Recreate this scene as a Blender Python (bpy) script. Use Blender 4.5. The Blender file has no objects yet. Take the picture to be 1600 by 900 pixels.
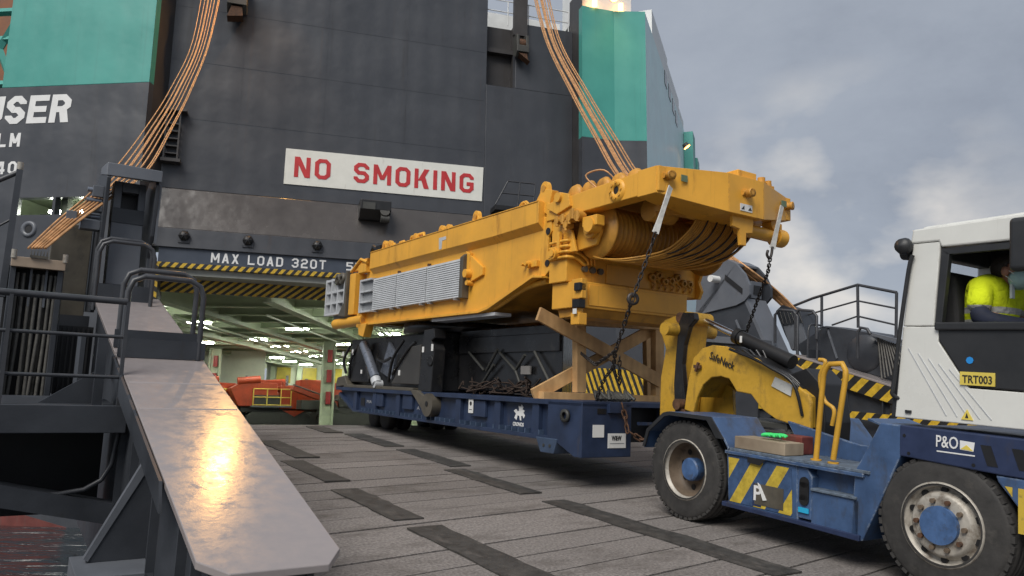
import bpy, bmesh, math, random
from mathutils import Vector, Matrix
random.seed(7)
R=math.radians
SC=bpy.context.scene
COL=SC.collection

# ------------------------------------------------------------------ camera
CAMLOC=Vector((0,0,1.6)); FPX=1200.0
CR=Matrix(((0.99989101,-0.01476349,0.0),(-0.0023475,-0.15898989,-0.98727742),(0.01457566,0.98716982,-0.15900722)))
cam_d=bpy.data.cameras.new('camera'); cam=bpy.data.objects.new('camera',cam_d); COL.objects.link(cam)
cam_d.sensor_width=36; cam_d.lens=36*FPX/1600; cam_d.clip_start=.05; cam_d.clip_end=5000
cam.matrix_world=Matrix.Translation(CAMLOC)@CR.to_4x4()
SC.camera=cam
# ------------------------------------------------------------------ world / sun / exposure
SUN_EL,SUN_AZ=R(45),R(205)      # azimuth clockwise from +Y (camera forward): sun behind and left of the camera
w=bpy.data.worlds.new('World'); SC.world=w; w.use_nodes=True
nt=w.node_tree; nt.nodes.clear()
def N(nt,t,**k):
    n=nt.nodes.new(t)
    for a,b in k.items(): setattr(n,a,b)
    return n
def L(nt,a,b): nt.links.new(a,b)
sky=N(nt,'ShaderNodeTexSky'); sky.sky_type='NISHITA'; sky.sun_disc=False; sky.sun_elevation=SUN_EL; sky.sun_rotation=SUN_AZ
bg1=N(nt,'ShaderNodeBackground'); bg1.inputs[1].default_value=.05; L(nt,sky.outputs[0],bg1.inputs[0])
tc=N(nt,'ShaderNodeTexCoord'); mp=N(nt,'ShaderNodeMapping'); mp.inputs['Scale'].default_value=(1,1,1.7); L(nt,tc.outputs['Generated'],mp.inputs[0])
nz=N(nt,'ShaderNodeTexNoise'); nz.inputs['Scale'].default_value=2.6; nz.inputs['Detail'].default_value=10; nz.inputs['Roughness'].default_value=.62; nz.inputs['Distortion'].default_value=.15; L(nt,mp.outputs[0],nz.inputs['Vector'])
cr=N(nt,'ShaderNodeValToRGB'); L(nt,nz.outputs['Fac'],cr.inputs[0])
e=cr.color_ramp.elements
e[0].position=.30; e[0].color=(.138,.154,.184,1); e[1].position=.72; e[1].color=(.238,.250,.270,1)
x=e.new(.48); x.color=(.169,.187,.218,1); x=e.new(.62); x.color=(.186,.204,.234,1)
# brighter, warmer break in the overcast low on the right, patterned by the same clouds
nrm=N(nt,'ShaderNodeVectorMath',operation='NORMALIZE'); L(nt,tc.outputs['Generated'],nrm.inputs[0])
dt=N(nt,'ShaderNodeVectorMath',operation='DOT_PRODUCT'); L(nt,nrm.outputs[0],dt.inputs[0]); dt.inputs[1].default_value=(.386,.90,.20)
gl=N(nt,'ShaderNodeMapRange'); gl.inputs[1].default_value=.974; gl.inputs[2].default_value=1.0; L(nt,dt.outputs['Value'],gl.inputs[0])
n2=N(nt,'ShaderNodeTexNoise'); n2.inputs['Scale'].default_value=6; n2.inputs['Detail'].default_value=5; n2.inputs['Roughness'].default_value=.48; L(nt,mp.outputs[0],n2.inputs['Vector'])
nr_=N(nt,'ShaderNodeMapRange'); nr_.inputs[1].default_value=.42; nr_.inputs[2].default_value=.66; L(nt,n2.outputs['Fac'],nr_.inputs[0])
gm=N(nt,'ShaderNodeMath',operation='MULTIPLY'); L(nt,gl.outputs[0],gm.inputs[0]); L(nt,nr_.outputs[0],gm.inputs[1])
cm=N(nt,'ShaderNodeMixRGB'); L(nt,gm.outputs[0],cm.inputs[0]); L(nt,cr.outputs[0],cm.inputs[1]); cm.inputs[2].default_value=(.44,.41,.37,1)
bg2=N(nt,'ShaderNodeBackground'); bg2.inputs[1].default_value=1.0; L(nt,cm.outputs[0],bg2.inputs[0])
mx=N(nt,'ShaderNodeMixShader'); mx.inputs[0].default_value=.94; L(nt,bg1.outputs[0],mx.inputs[1]); L(nt,bg2.outputs[0],mx.inputs[2])
wo=N(nt,'ShaderNodeOutputWorld'); L(nt,mx.outputs[0],wo.inputs[0])
sd=bpy.data.lights.new('sun','SUN'); sd.energy=1.5; sd.angle=R(35); sd.color=(1,.96,.9)
so=bpy.data.objects.new('sun',sd); COL.objects.link(so)
so.rotation_euler=Vector((math.sin(SUN_AZ)*math.cos(SUN_EL),math.cos(SUN_AZ)*math.cos(SUN_EL),math.sin(SUN_EL))).to_track_quat('Z','Y').to_euler()
SC.view_settings.view_transform='Standard'; SC.view_settings.look='None'; SC.view_settings.exposure=1.08; SC.view_settings.gamma=1; SC.view_settings.use_curve_mapping=False
SC.cycles.max_bounces=6; SC.cycles.diffuse_bounces=3; SC.cycles.glossy_bounces=3; SC.cycles.transmission_bounces=4; SC.cycles.use_denoising=True
SC.cycles.sample_clamp_indirect=4

# ------------------------------------------------------------------ frames and pixel rays
class Frame:
    def __init__(s,o,x,y,z):
        s.m=Matrix((( x[0],y[0],z[0],o[0]),(x[1],y[1],z[1],o[1]),(x[2],y[2],z[2],o[2]),(0,0,0,1))); s.i=s.m.inverted()
    def on(s,px,py,axis,val):
        "photo pixel -> local point on the plane local[axis]=val"
        d=CR@Vector(((px-800)/FPX,-(py-450)/FPX,-1)); o=s.i@CAMLOC; d=s.i.to_3x3()@d
        return o+d*((val-o[axis])/d[axis])
    def w(s,p): return s.m@Vector(p)
def at(px,py,Y):
    d=CR@Vector(((px-800)/FPX,-(py-450)/FPX,-1)); return CAMLOC+d*(Y/d.y)
def V(*a): return Vector(a)
FW=Frame((0,0,0),(1,0,0),(0,1,0),(0,0,1))
RMP=Frame((0,0,-.041),(.82903757,.5591929,0),(-.55727666,.82619662,.08271558),(.04625396,-.06857432,.9965732))   # l, s, h
CRN=Frame((.92858,10,1.74582),(.83388582,.55193699,0),(-.55149234,.83321404,.04013179),(.02215022,-.03346533,.9991944)) # w, s, z
TRK=Frame((1.88277,8.63,.4652),(.8480481,.52991926,0),(-.52810333,.845142,.08271558),(.04383258,-.07014679,.9965732))
HUL=Frame((-9.79911,30,0),(.95630476,.2923717,0),(-.2923717,.95630476,0),(0,0,1))   # h, into, z

# ------------------------------------------------------------------ mesh builder
class MB:
    def __init__(s): s.v=[]; s.f=[]; s.sm=[]
    def add(s,vs,fs,smooth=False):
        b=len(s.v); s.v+= [tuple(v) for v in vs]; s.f+=[tuple(b+i for i in f) for f in fs]; s.sm+=[smooth]*len(fs); return s
    def box(s,x0,x1,y0,y1,z0,z1):
        return s.add([(x,y,z) for z in (z0,z1) for x,y in ((x0,y0),(x1,y0),(x1,y1),(x0,y1))],[(3,2,1,0),(4,5,6,7),(0,1,5,4),(1,2,6,5),(2,3,7,6),(3,0,4,7)])
    def beam(s,p,q,wd,ht,up=(0,0,1)):
        p=Vector(p);q=Vector(q); d=(q-p).normalized(); up=Vector(up)
        if abs(d.dot(up))>.98: up=Vector((1,0,0))
        sd=d.cross(up).normalized(); u=sd.cross(d)
        vs=[a+sd*(i*wd/2)+u*(j*ht/2) for a in (p,q) for i,j in ((-1,-1),(1,-1),(1,1),(-1,1))]
        return s.add(vs,[(3,2,1,0),(4,5,6,7),(0,1,5,4),(1,2,6,5),(2,3,7,6),(3,0,4,7)])
    def prism(s,poly,axis,a0,a1):
        def mk(a,b,t):
            return ((t,a,b),(a,t,b),(a,b,t))[axis]
        n=len(poly); vs=[mk(a,b,a0) for a,b in poly]+[mk(a,b,a1) for a,b in poly]
        return s.add(vs,[tuple(range(n-1,-1,-1)),tuple(range(n,2*n))]+[(i,(i+1)%n,n+(i+1)%n,n+i) for i in range(n)])
    def hexa(s,a,b):
        "two matching polygons (lists of 3D points) joined into a solid"
        n=len(a); return s.add(list(a)+list(b),[tuple(range(n-1,-1,-1)),tuple(range(n,2*n))]+[(i,(i+1)%n,n+(i+1)%n,n+i) for i in range(n)])
    def cyl(s,p,q,r,r2=None,n=16,cap=True,ring=None):
        p=Vector(p);q=Vector(q); d=(q-p).normalized(); a=d.orthogonal().normalized(); b=d.cross(a); r2=r if r2 is None else r2
        vs=[p+(a*math.cos(2*math.pi*i/n)+b*math.sin(2*math.pi*i/n))*r for i in range(n)]+[q+(a*math.cos(2*math.pi*i/n)+b*math.sin(2*math.pi*i/n))*r2 for i in range(n)]
        s.add(vs,[(i,(i+1)%n,n+(i+1)%n,n+i) for i in range(n)],True)
        if cap: s.add(vs[:n],[tuple(range(n))]); s.add(vs[n:],[tuple(range(n))])
        return s
    def rev(s,prof,c,ax,n=32,smooth=True):
        "profile of (radius, along) round axis ax through c"
        c=Vector(c); d=Vector(ax).normalized(); a=d.orthogonal().normalized(); b=d.cross(a); m=len(prof); vs=[]
        for i in range(n):
            t=2*math.pi*i/n
            for r,z in prof: vs.append(c+d*z+(a*math.cos(t)+b*math.sin(t))*r)
        fs=[(i*m+j,i*m+j+1,((i+1)%n)*m+j+1,((i+1)%n)*m+j) for i in range(n) for j in range(m-1)]
        return s.add(vs,fs,smooth)
    def tube(s,pts,r,n=8,closed=False):
        pts=[Vector(p) for p in pts]; k=len(pts); rings=[]; pa=None
        for i,p in enumerate(pts):
            t=(pts[(i+1)%k]-pts[i-1]) if closed else (pts[min(i+1,k-1)]-pts[max(i-1,0)])
            t.normalize()
            if pa is None: a=t.orthogonal().normalized()
            else: a=(pa-t*pa.dot(t)).normalized()
            pa=a; b=t.cross(a); rr=r[i] if isinstance(r,(list,tuple)) else r
            rings.append([p+(a*math.cos(2*math.pi*j/n)+b*math.sin(2*math.pi*j/n))*rr for j in range(n)])
        vs=[v for g in rings for v in g]
        fs=[(i*n+j,i*n+(j+1)%n,((i+1)%k)*n+(j+1)%n,((i+1)%k)*n+j) for i in range(k if closed else k-1) for j in range(n)]
        s.add(vs,fs,True)
        if not closed: s.add(rings[0],[tuple(range(n))]); s.add(rings[-1],[tuple(range(n))])
        return s
    def mesh(s,name):
        me=bpy.data.meshes.new(name); me.from_pydata(s.v,[],s.f); 
        me.polygons.foreach_set('use_smooth',s.sm)
        bm=bmesh.new(); bm.from_mesh(me); bmesh.ops.recalc_face_normals(bm,faces=bm.faces); bm.to_mesh(me); bm.free(); me.update(); return me
    def build(s,name,mat,parent=None,bevel=0,frame=None,seg=2):
        me=s.mesh(name); me.materials.append(mat); o=bpy.data.objects.new(name,me); COL.objects.link(o)
        if parent is not None: o.parent=parent
        elif frame is not None: o.matrix_world=frame.m
        if bevel:
            b=o.modifiers.new('bevel','BEVEL'); b.width=bevel; b.segments=seg; b.limit_method='ANGLE'; b.angle_limit=R(40)
        return o
def smooth_path(pts,k=6):
    "Catmull-Rom"
    pts=[Vector(p) for p in pts]; out=[]
    for i in range(len(pts)-1):
        p0=pts[max(i-1,0)];p1=pts[i];p2=pts[i+1];p3=pts[min(i+2,len(pts)-1)]
        for j in range(k):
            t=j/k; out.append(.5*((2*p1)+(p2-p0)*t+(2*p0-5*p1+4*p2-p3)*t*t+(3*p1-p0-3*p2+p3)*t**3))
    out.append(pts[-1]); return out
def sag(p,q,d,k=12):
    p=Vector(p);q=Vector(q); return [p.lerp(q,i/k)-Vector((0,0,d*4*(i/k)*(1-i/k))) for i in range(k+1)]
def tag(o,label=None,cat=None,group=None,kind=None):
    if label: o['label']=label
    if cat: o['category']=cat
    if group: o['group']=group
    if kind: o['kind']=kind
    return o
def thing(name,frame,label,cat,group=None,kind=None):
    o=bpy.data.objects.new(name,None); o.empty_display_size=.2; COL.objects.link(o); o.matrix_world=frame.m; return tag(o,label,cat,group,kind)
def copy_of(o,parent,loc=None,rot=None,scale=None,mat=None):
    c=o.copy(); COL.objects.link(c); c.parent=parent
    if loc is not None: c.location=loc
    if rot is not None: c.rotation_euler=rot
    if scale is not None: c.scale=scale
    return c

# ------------------------------------------------------------------ materials
def mat_new(name):
    m=bpy.data.materials.new(name); m.use_nodes=True; t=m.node_tree; b=t.nodes['Principled BSDF']; return m,t,b
def paint(name,col,rough=.45,metal=0,var=.18,vs=2.0,dirt=None,damt=.0,ds=(5,5,.8),bump=.0,bs=30,spec=.5,wave=0,ws=.8,objvar=0,coat=0,wear=None,wr=.012,runs=None,plates=None):
    m,t,b=mat_new(name); tc=N(t,'ShaderNodeTexCoord')
    nz=N(t,'ShaderNodeTexNoise'); nz.inputs['Scale'].default_value=vs; nz.inputs['Detail'].default_value=7; nz.inputs['Roughness'].default_value=.62; L(t,tc.outputs['Object'],nz.inputs['Vector'])
    mr=N(t,'ShaderNodeMapRange'); mr.inputs[1].default_value=.3; mr.inputs[2].default_value=.7; mr.inputs[3].default_value=1-var; mr.inputs[4].default_value=1+var; L(t,nz.outputs['Fac'],mr.inputs[0])
    hs=N(t,'ShaderNodeHueSaturation'); hs.inputs['Color'].default_value=(*col,1); L(t,mr.outputs[0],hs.inputs['Value'])
    out=hs.outputs[0]
    if objvar:
        oi=N(t,'ShaderNodeObjectInfo'); m2=N(t,'ShaderNodeMapRange'); m2.inputs[3].default_value=1-objvar; m2.inputs[4].default_value=1+objvar; L(t,oi.outputs['Random'],m2.inputs[0])
        h2=N(t,'ShaderNodeHueSaturation'); L(t,out,h2.inputs['Color']); L(t,m2.outputs[0],h2.inputs['Value']); out=h2.outputs[0]
    if dirt:
        mp=N(t,'ShaderNodeMapping'); mp.inputs['Scale'].default_value=ds; L(t,tc.outputs['Object'],mp.inputs[0])
        n2=N(t,'ShaderNodeTexNoise'); n2.inputs['Scale'].default_value=1; n2.inputs['Detail'].default_value=9; n2.inputs['Roughness'].default_value=.68; L(t,mp.outputs[0],n2.inputs['Vector'])
        r2=N(t,'ShaderNodeMapRange'); r2.inputs[1].default_value=.66-.3*damt; r2.inputs[2].default_value=.80-.2*damt; r2.inputs[4].default_value=.85; L(t,n2.outputs['Fac'],r2.inputs[0])
        mx=N(t,'ShaderNodeMixRGB'); L(t,r2.outputs[0],mx.inputs[0]); L(t,out,mx.inputs[1]); mx.inputs[2].default_value=(*dirt,1); out=mx.outputs[0]
    if runs:      # narrow vertical runs of rust and grime
        mp3=N(t,'ShaderNodeMapping'); mp3.inputs['Scale'].default_value=runs[1]; L(t,tc.outputs['Object'],mp3.inputs[0])
        n5=N(t,'ShaderNodeTexNoise'); n5.inputs['Scale'].default_value=1; n5.inputs['Detail'].default_value=6; n5.inputs['Roughness'].default_value=.6; L(t,mp3.outputs[0],n5.inputs['Vector'])
        r5=N(t,'ShaderNodeMapRange'); r5.inputs[1].default_value=.60; r5.inputs[2].default_value=.78; r5.inputs[4].default_value=runs[2]; L(t,n5.outputs['Fac'],r5.inputs[0])
        m5=N(t,'ShaderNodeMixRGB'); L(t,r5.outputs[0],m5.inputs[0]); L(t,out,m5.inputs[1]); m5.inputs[2].default_value=(*runs[0],1); out=m5.outputs[0]
    if wear:      # chipped paint along edges
        bv=N(t,'ShaderNodeBevel',samples=4); bv.inputs['Radius'].default_value=wr; ge=N(t,'ShaderNodeNewGeometry'); dp=N(t,'ShaderNodeVectorMath',operation='DOT_PRODUCT'); L(t,bv.outputs[0],dp.inputs[0]); L(t,ge.outputs['Normal'],dp.inputs[1])
        r6=N(t,'ShaderNodeMapRange'); r6.inputs[1].default_value=.995; r6.inputs[2].default_value=.90; L(t,dp.outputs['Value'],r6.inputs[0])
        n6=N(t,'ShaderNodeTexNoise'); n6.inputs['Scale'].default_value=9; n6.inputs['Detail'].default_value=8; n6.inputs['Roughness'].default_value=.75; L(t,tc.outputs['Object'],n6.inputs['Vector'])
        r7=N(t,'ShaderNodeMapRange'); r7.inputs[1].default_value=.46; r7.inputs[2].default_value=.56; L(t,n6.outputs['Fac'],r7.inputs[0])
        m6=N(t,'ShaderNodeMath',operation='MULTIPLY'); L(t,r6.outputs[0],m6.inputs[0]); L(t,r7.outputs[0],m6.inputs[1])
        x6=N(t,'ShaderNodeMixRGB'); L(t,m6.outputs[0],x6.inputs[0]); L(t,out,x6.inputs[1]); x6.inputs[2].default_value=(*wear,1); out=x6.outputs[0]
    L(t,out,b.inputs['Base Color'])
    rr=N(t,'ShaderNodeMapRange'); rr.inputs[1].default_value=.3; rr.inputs[2].default_value=.7; rr.inputs[3].default_value=max(.03,rough-.08); rr.inputs[4].default_value=min(1,rough+.1); L(t,nz.outputs['Fac'],rr.inputs[0]); L(t,rr.outputs[0],b.inputs['Roughness'])
    b.inputs['Metallic'].default_value=metal; b.inputs['Specular IOR Level'].default_value=spec
    if coat: b.inputs['Coat Weight'].default_value=coat; b.inputs['Coat Roughness'].default_value=.15
    nrm=None
    if wave:
        n3=N(t,'ShaderNodeTexNoise'); n3.inputs['Scale'].default_value=ws; n3.inputs['Detail'].default_value=2; L(t,tc.outputs['Object'],n3.inputs['Vector'])
        bp=N(t,'ShaderNodeBump'); bp.inputs['Strength'].default_value=1; bp.inputs['Distance'].default_value=wave; L(t,n3.outputs['Fac'],bp.inputs['Height']); nrm=bp
    if bump:
        n4=N(t,'ShaderNodeTexNoise'); n4.inputs['Scale'].default_value=bs; n4.inputs['Detail'].default_value=5; L(t,tc.outputs['Object'],n4.inputs['Vector'])
        b2=N(t,'ShaderNodeBump'); b2.inputs['Strength'].default_value=1; b2.inputs['Distance'].default_value=bump; L(t,n4.outputs['Fac'],b2.inputs['Height'])
        if nrm: L(t,nrm.outputs[0],b2.inputs['Normal'])
        nrm=b2
    if plates:    # plating dished between frames
        sx=N(t,'ShaderNodeSeparateXYZ'); L(t,tc.outputs['Object'],sx.inputs[0]); hs_=[]
        for ax_,per in (('X',plates[0]),('Z',plates[1])):
            mu=N(t,'ShaderNodeMath',operation='MULTIPLY'); mu.inputs[1].default_value=2*math.pi/per; L(t,sx.outputs[ax_],mu.inputs[0]); co=N(t,'ShaderNodeMath',operation='COSINE'); L(t,mu.outputs[0],co.inputs[0]); hs_.append(co)
        mu=N(t,'ShaderNodeMath',operation='MULTIPLY_ADD'); L(t,hs_[0].outputs[0],mu.inputs[0]); mu.inputs[1].default_value=.6; L(t,hs_[1].outputs[0],mu.inputs[2])
        n8=N(t,'ShaderNodeTexNoise'); n8.inputs['Scale'].default_value=.35; n8.inputs['Detail'].default_value=3; L(t,tc.outputs['Object'],n8.inputs['Vector'])
        mm=N(t,'ShaderNodeMath',operation='MULTIPLY'); L(t,mu.outputs[0],mm.inputs[0]); L(t,n8.outputs['Fac'],mm.inputs[1])
        b3=N(t,'ShaderNodeBump'); b3.inputs['Strength'].default_value=1; b3.inputs['Distance'].default_value=plates[2]; L(t,mm.outputs[0],b3.inputs['Height'])
        if nrm: L(t,nrm.outputs[0],b3.inputs['Normal'])
        nrm=b3
    if nrm: L(t,nrm.outputs[0],b.inputs['Normal'])
    return m
def hazard(name,vec,period,ca=(.62,.40,.03),cb=(.02,.02,.02),duty=.5,rough=.5):
    m,t,b=mat_new(name); tc=N(t,'ShaderNodeTexCoord')
    vm=N(t,'ShaderNodeVectorMath',operation='DOT_PRODUCT'); L(t,tc.outputs['Object'],vm.inputs[0]); vm.inputs[1].default_value=tuple(a/period for a in vec)
    fr=N(t,'ShaderNodeMath',operation='FRACT'); L(t,vm.outputs['Value'],fr.inputs[0])
    gt=N(t,'ShaderNodeMath',operation='GREATER_THAN'); gt.inputs[1].default_value=duty; L(t,fr.outputs[0],gt.inputs[0])
    nz=N(t,'ShaderNodeTexNoise'); nz.inputs['Scale'].default_value=9; nz.inputs['Detail'].default_value=8; nz.inputs['Roughness'].default_value=.7; L(t,tc.outputs['Object'],nz.inputs['Vector'])
    mr=N(t,'ShaderNodeMapRange'); mr.inputs[1].default_value=.35; mr.inputs[2].default_value=.62; mr.inputs[3].default_value=.6; mr.inputs[4].default_value=1.05; L(t,nz.outputs['Fac'],mr.inputs[0])
    mx=N(t,'ShaderNodeMixRGB'); L(t,gt.outputs[0],mx.inputs[0]); mx.inputs[1].default_value=(*cb,1); mx.inputs[2].default_value=(*ca,1)
    hs=N(t,'ShaderNodeHueSaturation'); L(t,mx.outputs[0],hs.inputs['Color']); L(t,mr.outputs[0],hs.inputs['Value']); L(t,hs.outputs[0],b.inputs['Base Color']); b.inputs['Roughness'].default_value=rough
    return m
def emit(name,col,st):
    m,t,b=mat_new(name); b.inputs['Base Color'].default_value=(*col,1); b.inputs['Emission Color'].default_value=(*col,1); b.inputs['Emission Strength'].default_value=st; return m
def wood(name,col=(.60,.38,.18)):
    m,t,b=mat_new(name); tc=N(t,'ShaderNodeTexCoord'); mp=N(t,'ShaderNodeMapping'); mp.inputs['Scale'].default_value=(14,14,14); L(t,tc.outputs['Object'],mp.inputs[0])
    wv=N(t,'ShaderNodeTexWave'); wv.inputs['Scale'].default_value=.18; wv.inputs['Distortion'].default_value=3; wv.inputs['Detail'].default_value=4; L(t,mp.outputs[0],wv.inputs['Vector'])
    nz=N(t,'ShaderNodeTexNoise'); nz.inputs['Scale'].default_value=2.5; nz.inputs['Detail'].default_value=6; L(t,tc.outputs['Object'],nz.inputs['Vector'])
    ad=N(t,'ShaderNodeMath',operation='MULTIPLY_ADD'); ad.inputs[1].default_value=.07; L(t,wv.outputs['Fac'],ad.inputs[0]); L(t,nz.outputs['Fac'],ad.inputs[2])
    cr=N(t,'ShaderNodeValToRGB'); L(t,ad.outputs[0],cr.inputs[0]); cr.color_ramp.elements[0].position=.3; cr.color_ramp.elements[0].color=(col[0]*.55,col[1]*.5,col[2]*.45,1); cr.color_ramp.elements[1].position=.85; cr.color_ramp.elements[1].color=(col[0]*1.25,col[1]*1.25,col[2]*1.2,1)
    L(t,cr.outputs[0],b.inputs['Base Color']); b.inputs['Roughness'].default_value=.75
    return m
def glass(name,col=(.55,.75,.72),al=.25):
    m,t,b=mat_new(name); b.inputs['Base Color'].default_value=(*col,1); b.inputs['Roughness'].default_value=.05; b.inputs['Alpha'].default_value=al; return m
M={}
M['hull']=paint('hull_grey_paint',(.053,.057,.066),.38,var=.10,vs=.5,dirt=(.036,.034,.034),damt=.26,ds=(1.6,1.6,.10),wave=.03,ws=1.0,runs=((.075,.055,.045),(5,5,.10),.5),plates=(.85,2.3,.014))
M['hull_sheen']=paint('hull_gloss_lit_tint',(.072,.066,.063),.22,var=.08,vs=.7,dirt=(.05,.04,.035),damt=.12,ds=(2,2,.3),wave=.03,ws=1.1)  # same hull paint, glossier; warm reflected light is mixed into its colour
M['hull_dark']=paint('hull_return_paint',(.045,.042,.042),.5,var=.25,vs=.8,dirt=(.03,.025,.022),damt=.3,ds=(2,2,.15))
M['teal']=paint('teal_paint',(.060,.31,.265),.42,var=.08,vs=.6,wave=.012,ws=1.2,runs=((.05,.16,.14),(4,4,.10),.4),plates=(.85,2.3,.007),dirt=(.05,.22,.19),damt=.12,ds=(2,2,.15))
M['pale']=paint('side_paint_sky_sheen',(.62,.80,.82),.45,var=.1,vs=.5,wave=.04,ws=.7)  # grazing sky reflection put into the colour, raised to offset shade
M['shipwhite']=paint('ship_white_paint',(.7,.71,.7),.45,var=.08)
M['red']=paint('antifouling_red',(.13,.032,.026),.6,var=.3,dirt=(.1,.06,.05),damt=.4)
M['white_letter']=paint('letter_white',(.72,.72,.71),.5,var=.06)
M['red_letter']=paint('letter_red',(.50,.03,.035),.5,var=.12)
M['board']=paint('board_white',(.72,.72,.66),.45,var=.05,dirt=(.45,.42,.36),damt=.1)
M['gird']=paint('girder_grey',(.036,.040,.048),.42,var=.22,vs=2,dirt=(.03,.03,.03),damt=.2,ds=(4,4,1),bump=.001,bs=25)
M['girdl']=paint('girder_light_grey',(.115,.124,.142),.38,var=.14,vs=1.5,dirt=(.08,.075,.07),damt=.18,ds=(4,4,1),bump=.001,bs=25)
M['black']=paint('black_paint',(.012,.012,.013),.45,var=.3)
M['slab']=paint('slab_glossy_grey',(.275,.245,.24),.17,var=.04,vs=9,dirt=(.19,.18,.18),damt=.04,ds=(4,2,3),bump=.0004,bs=26)
M['rail']=paint('rail_grey',(.042,.044,.050),.4,var=.2,vs=6)
M['plank']=paint('ramp_plank_grit',(.195,.177,.166),.85,var=.5,vs=38,dirt=(.070,.060,.052),damt=.50,ds=(.8,1.5,2),bump=.006,bs=90,objvar=.13,spec=.25)
M['joint']=paint('ramp_joint_dark',(.022,.02,.019),.9,var=.4)
M['rimd']=paint('rim_dish_brown',(.13,.095,.065),.6,var=.35,vs=9,dirt=(.05,.035,.025),damt=.4,ds=(9,9,9))
M['mat']=paint('rubber_mat_black',(.042,.039,.036),.75,var=.45,vs=9,dirt=(.11,.098,.088),damt=.46,ds=(5,2.5,3),bump=.005,bs=55)
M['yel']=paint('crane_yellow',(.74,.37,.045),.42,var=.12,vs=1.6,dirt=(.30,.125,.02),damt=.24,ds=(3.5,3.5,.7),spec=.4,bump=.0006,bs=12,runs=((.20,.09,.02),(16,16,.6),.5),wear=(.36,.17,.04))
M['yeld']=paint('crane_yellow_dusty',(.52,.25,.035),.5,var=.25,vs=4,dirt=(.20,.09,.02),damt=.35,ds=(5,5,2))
M['alu']=paint('louver_grey',(.50,.515,.53),.42,metal=.1,var=.1,vs=5)
M['alud']=paint('frame_grey',(.25,.26,.27),.5,var=.15,vs=4)
M['carr']=paint('carrier_black',(.015,.015,.016),.3,var=.3,vs=3,dirt=(.06,.055,.045),damt=.25,ds=(4,4,2))
M['carrg']=paint('carrier_brown_grey',(.085,.075,.058),.45,var=.25,vs=4,dirt=(.03,.03,.03),damt=.3,ds=(4,4,2))
M['steel']=paint('cylinder_steel',(.20,.22,.26),.28,metal=.6,var=.12,vs=6)
M['chrome']=paint('chrome_rod',(.85,.86,.88),.25,metal=1,var=.05)
M['rustd']=paint('rusty_chain_dark',(.035,.022,.016),.8,metal=.2,var=.45,vs=14)
M['rust']=paint('rusty_steel',(.11,.055,.03),.75,metal=.2,var=.45,vs=14,dirt=(.05,.04,.035),damt=.4,ds=(12,12,12))
M['chain']=paint('chain_dark',(.055,.048,.045),.5,metal=.6,var=.4,vs=20)
M['blue']=paint('trailer_blue',(.019,.032,.070),.5,var=.32,vs=3,dirt=(.05,.045,.05),damt=.28,ds=(5,5,1.2),bump=.001,bs=30)
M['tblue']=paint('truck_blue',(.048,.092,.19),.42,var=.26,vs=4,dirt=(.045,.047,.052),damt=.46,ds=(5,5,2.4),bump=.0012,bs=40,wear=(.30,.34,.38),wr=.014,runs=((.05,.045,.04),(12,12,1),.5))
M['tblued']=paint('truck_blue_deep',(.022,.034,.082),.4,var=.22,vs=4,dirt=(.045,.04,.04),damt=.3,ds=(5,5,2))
M['deckgrip']=paint('truck_deck_worn',(.10,.13,.17),.7,var=.5,vs=16,dirt=(.05,.05,.05),damt=.4,ds=(6,6,6),bump=.006,bs=60)
M['neck']=paint('gooseneck_yellow',(.57,.33,.035),.45,var=.22,vs=3,dirt=(.07,.05,.03),damt=.50,ds=(3,3,3),bump=.002,bs=20,wear=(.07,.05,.035),wr=.02,runs=((.08,.055,.03),(9,9,1.2),.6))
M['cabw']=paint('cab_white',(.66,.66,.62),.32,var=.05,vs=3,dirt=(.42,.40,.36),damt=.10,ds=(4,4,.8),coat=.3,runs=((.38,.36,.32),(14,14,.5),.35),wear=(.35,.33,.3))
M['cabk']=paint('cab_black_trim',(.022,.023,.025),.45,var=.2,vs=5)
M['rubber']=paint('tyre_rubber',(.036,.034,.032),.75,var=.35,vs=7,dirt=(.075,.068,.06),damt=.38,ds=(5,5,5),bump=.002,bs=40)
M['rim']=paint('rim_grey',(.40,.37,.32),.45,metal=.15,var=.25,vs=8,dirt=(.09,.055,.03),damt=.55,ds=(9,9,9))
M['hub']=paint('hub_blue',(.055,.115,.25),.5,var=.3,vs=10,dirt=(.05,.045,.04),damt=.42,ds=(12,12,12))
M['ladder']=paint('handrail_yellow',(.55,.30,.03),.45,var=.15,vs=6)
M['wood']=wood('raw_timber')
M['woodg']=wood('old_timber',(.34,.28,.21))
M['rope']=paint('wire_rope_lamplit',(.50,.27,.12),.45,metal=.35,var=.35,vs=9)  # orange glow of the floodlights put into the wire's base colour
M['ropeg']=paint('wire_rope_grey',(.10,.095,.085),.6,var=.4,vs=9)
M['strap']=paint('webbing_strap',(.5,.49,.46),.8,var=.2,vs=9)
M['inter']=paint('interior_green_white',(.42,.48,.33),.55,var=.15,vs=.8)
M['interw']=paint('interior_wall_white',(.70,.74,.62),.5,var=.1,vs=.8,dirt=(.35,.3,.22),damt=.15,ds=(2,2,.3))
M['deckf']=paint('deck_floor_grey',(.10,.10,.095),.6,var=.3,vs=2)
M['orange']=paint('machine_orange',(.40,.05,.013),.45,var=.2,vs=3,dirt=(.1,.05,.03),damt=.25)
M['mdark']=paint('machine_dark',(.05,.05,.045),.55,var=.3)
M['lampw']=emit('deck_lamp_white',(.95,1,.86),42)
M['lampo']=emit('floodlight_orange',(1,.42,.08),6)
M['glass']=glass('cab_glass')
M['dglass']=paint('dark_window',(.03,.035,.035),.15,var=.2)
M['white']=paint('plain_white',(.7,.7,.68),.5,var=.06)
M['signyel']=paint('plate_yellow',(.70,.55,.10),.5,var=.08)
M['txtk']=paint('print_black',(.02,.02,.02),.6,var=.1)
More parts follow.
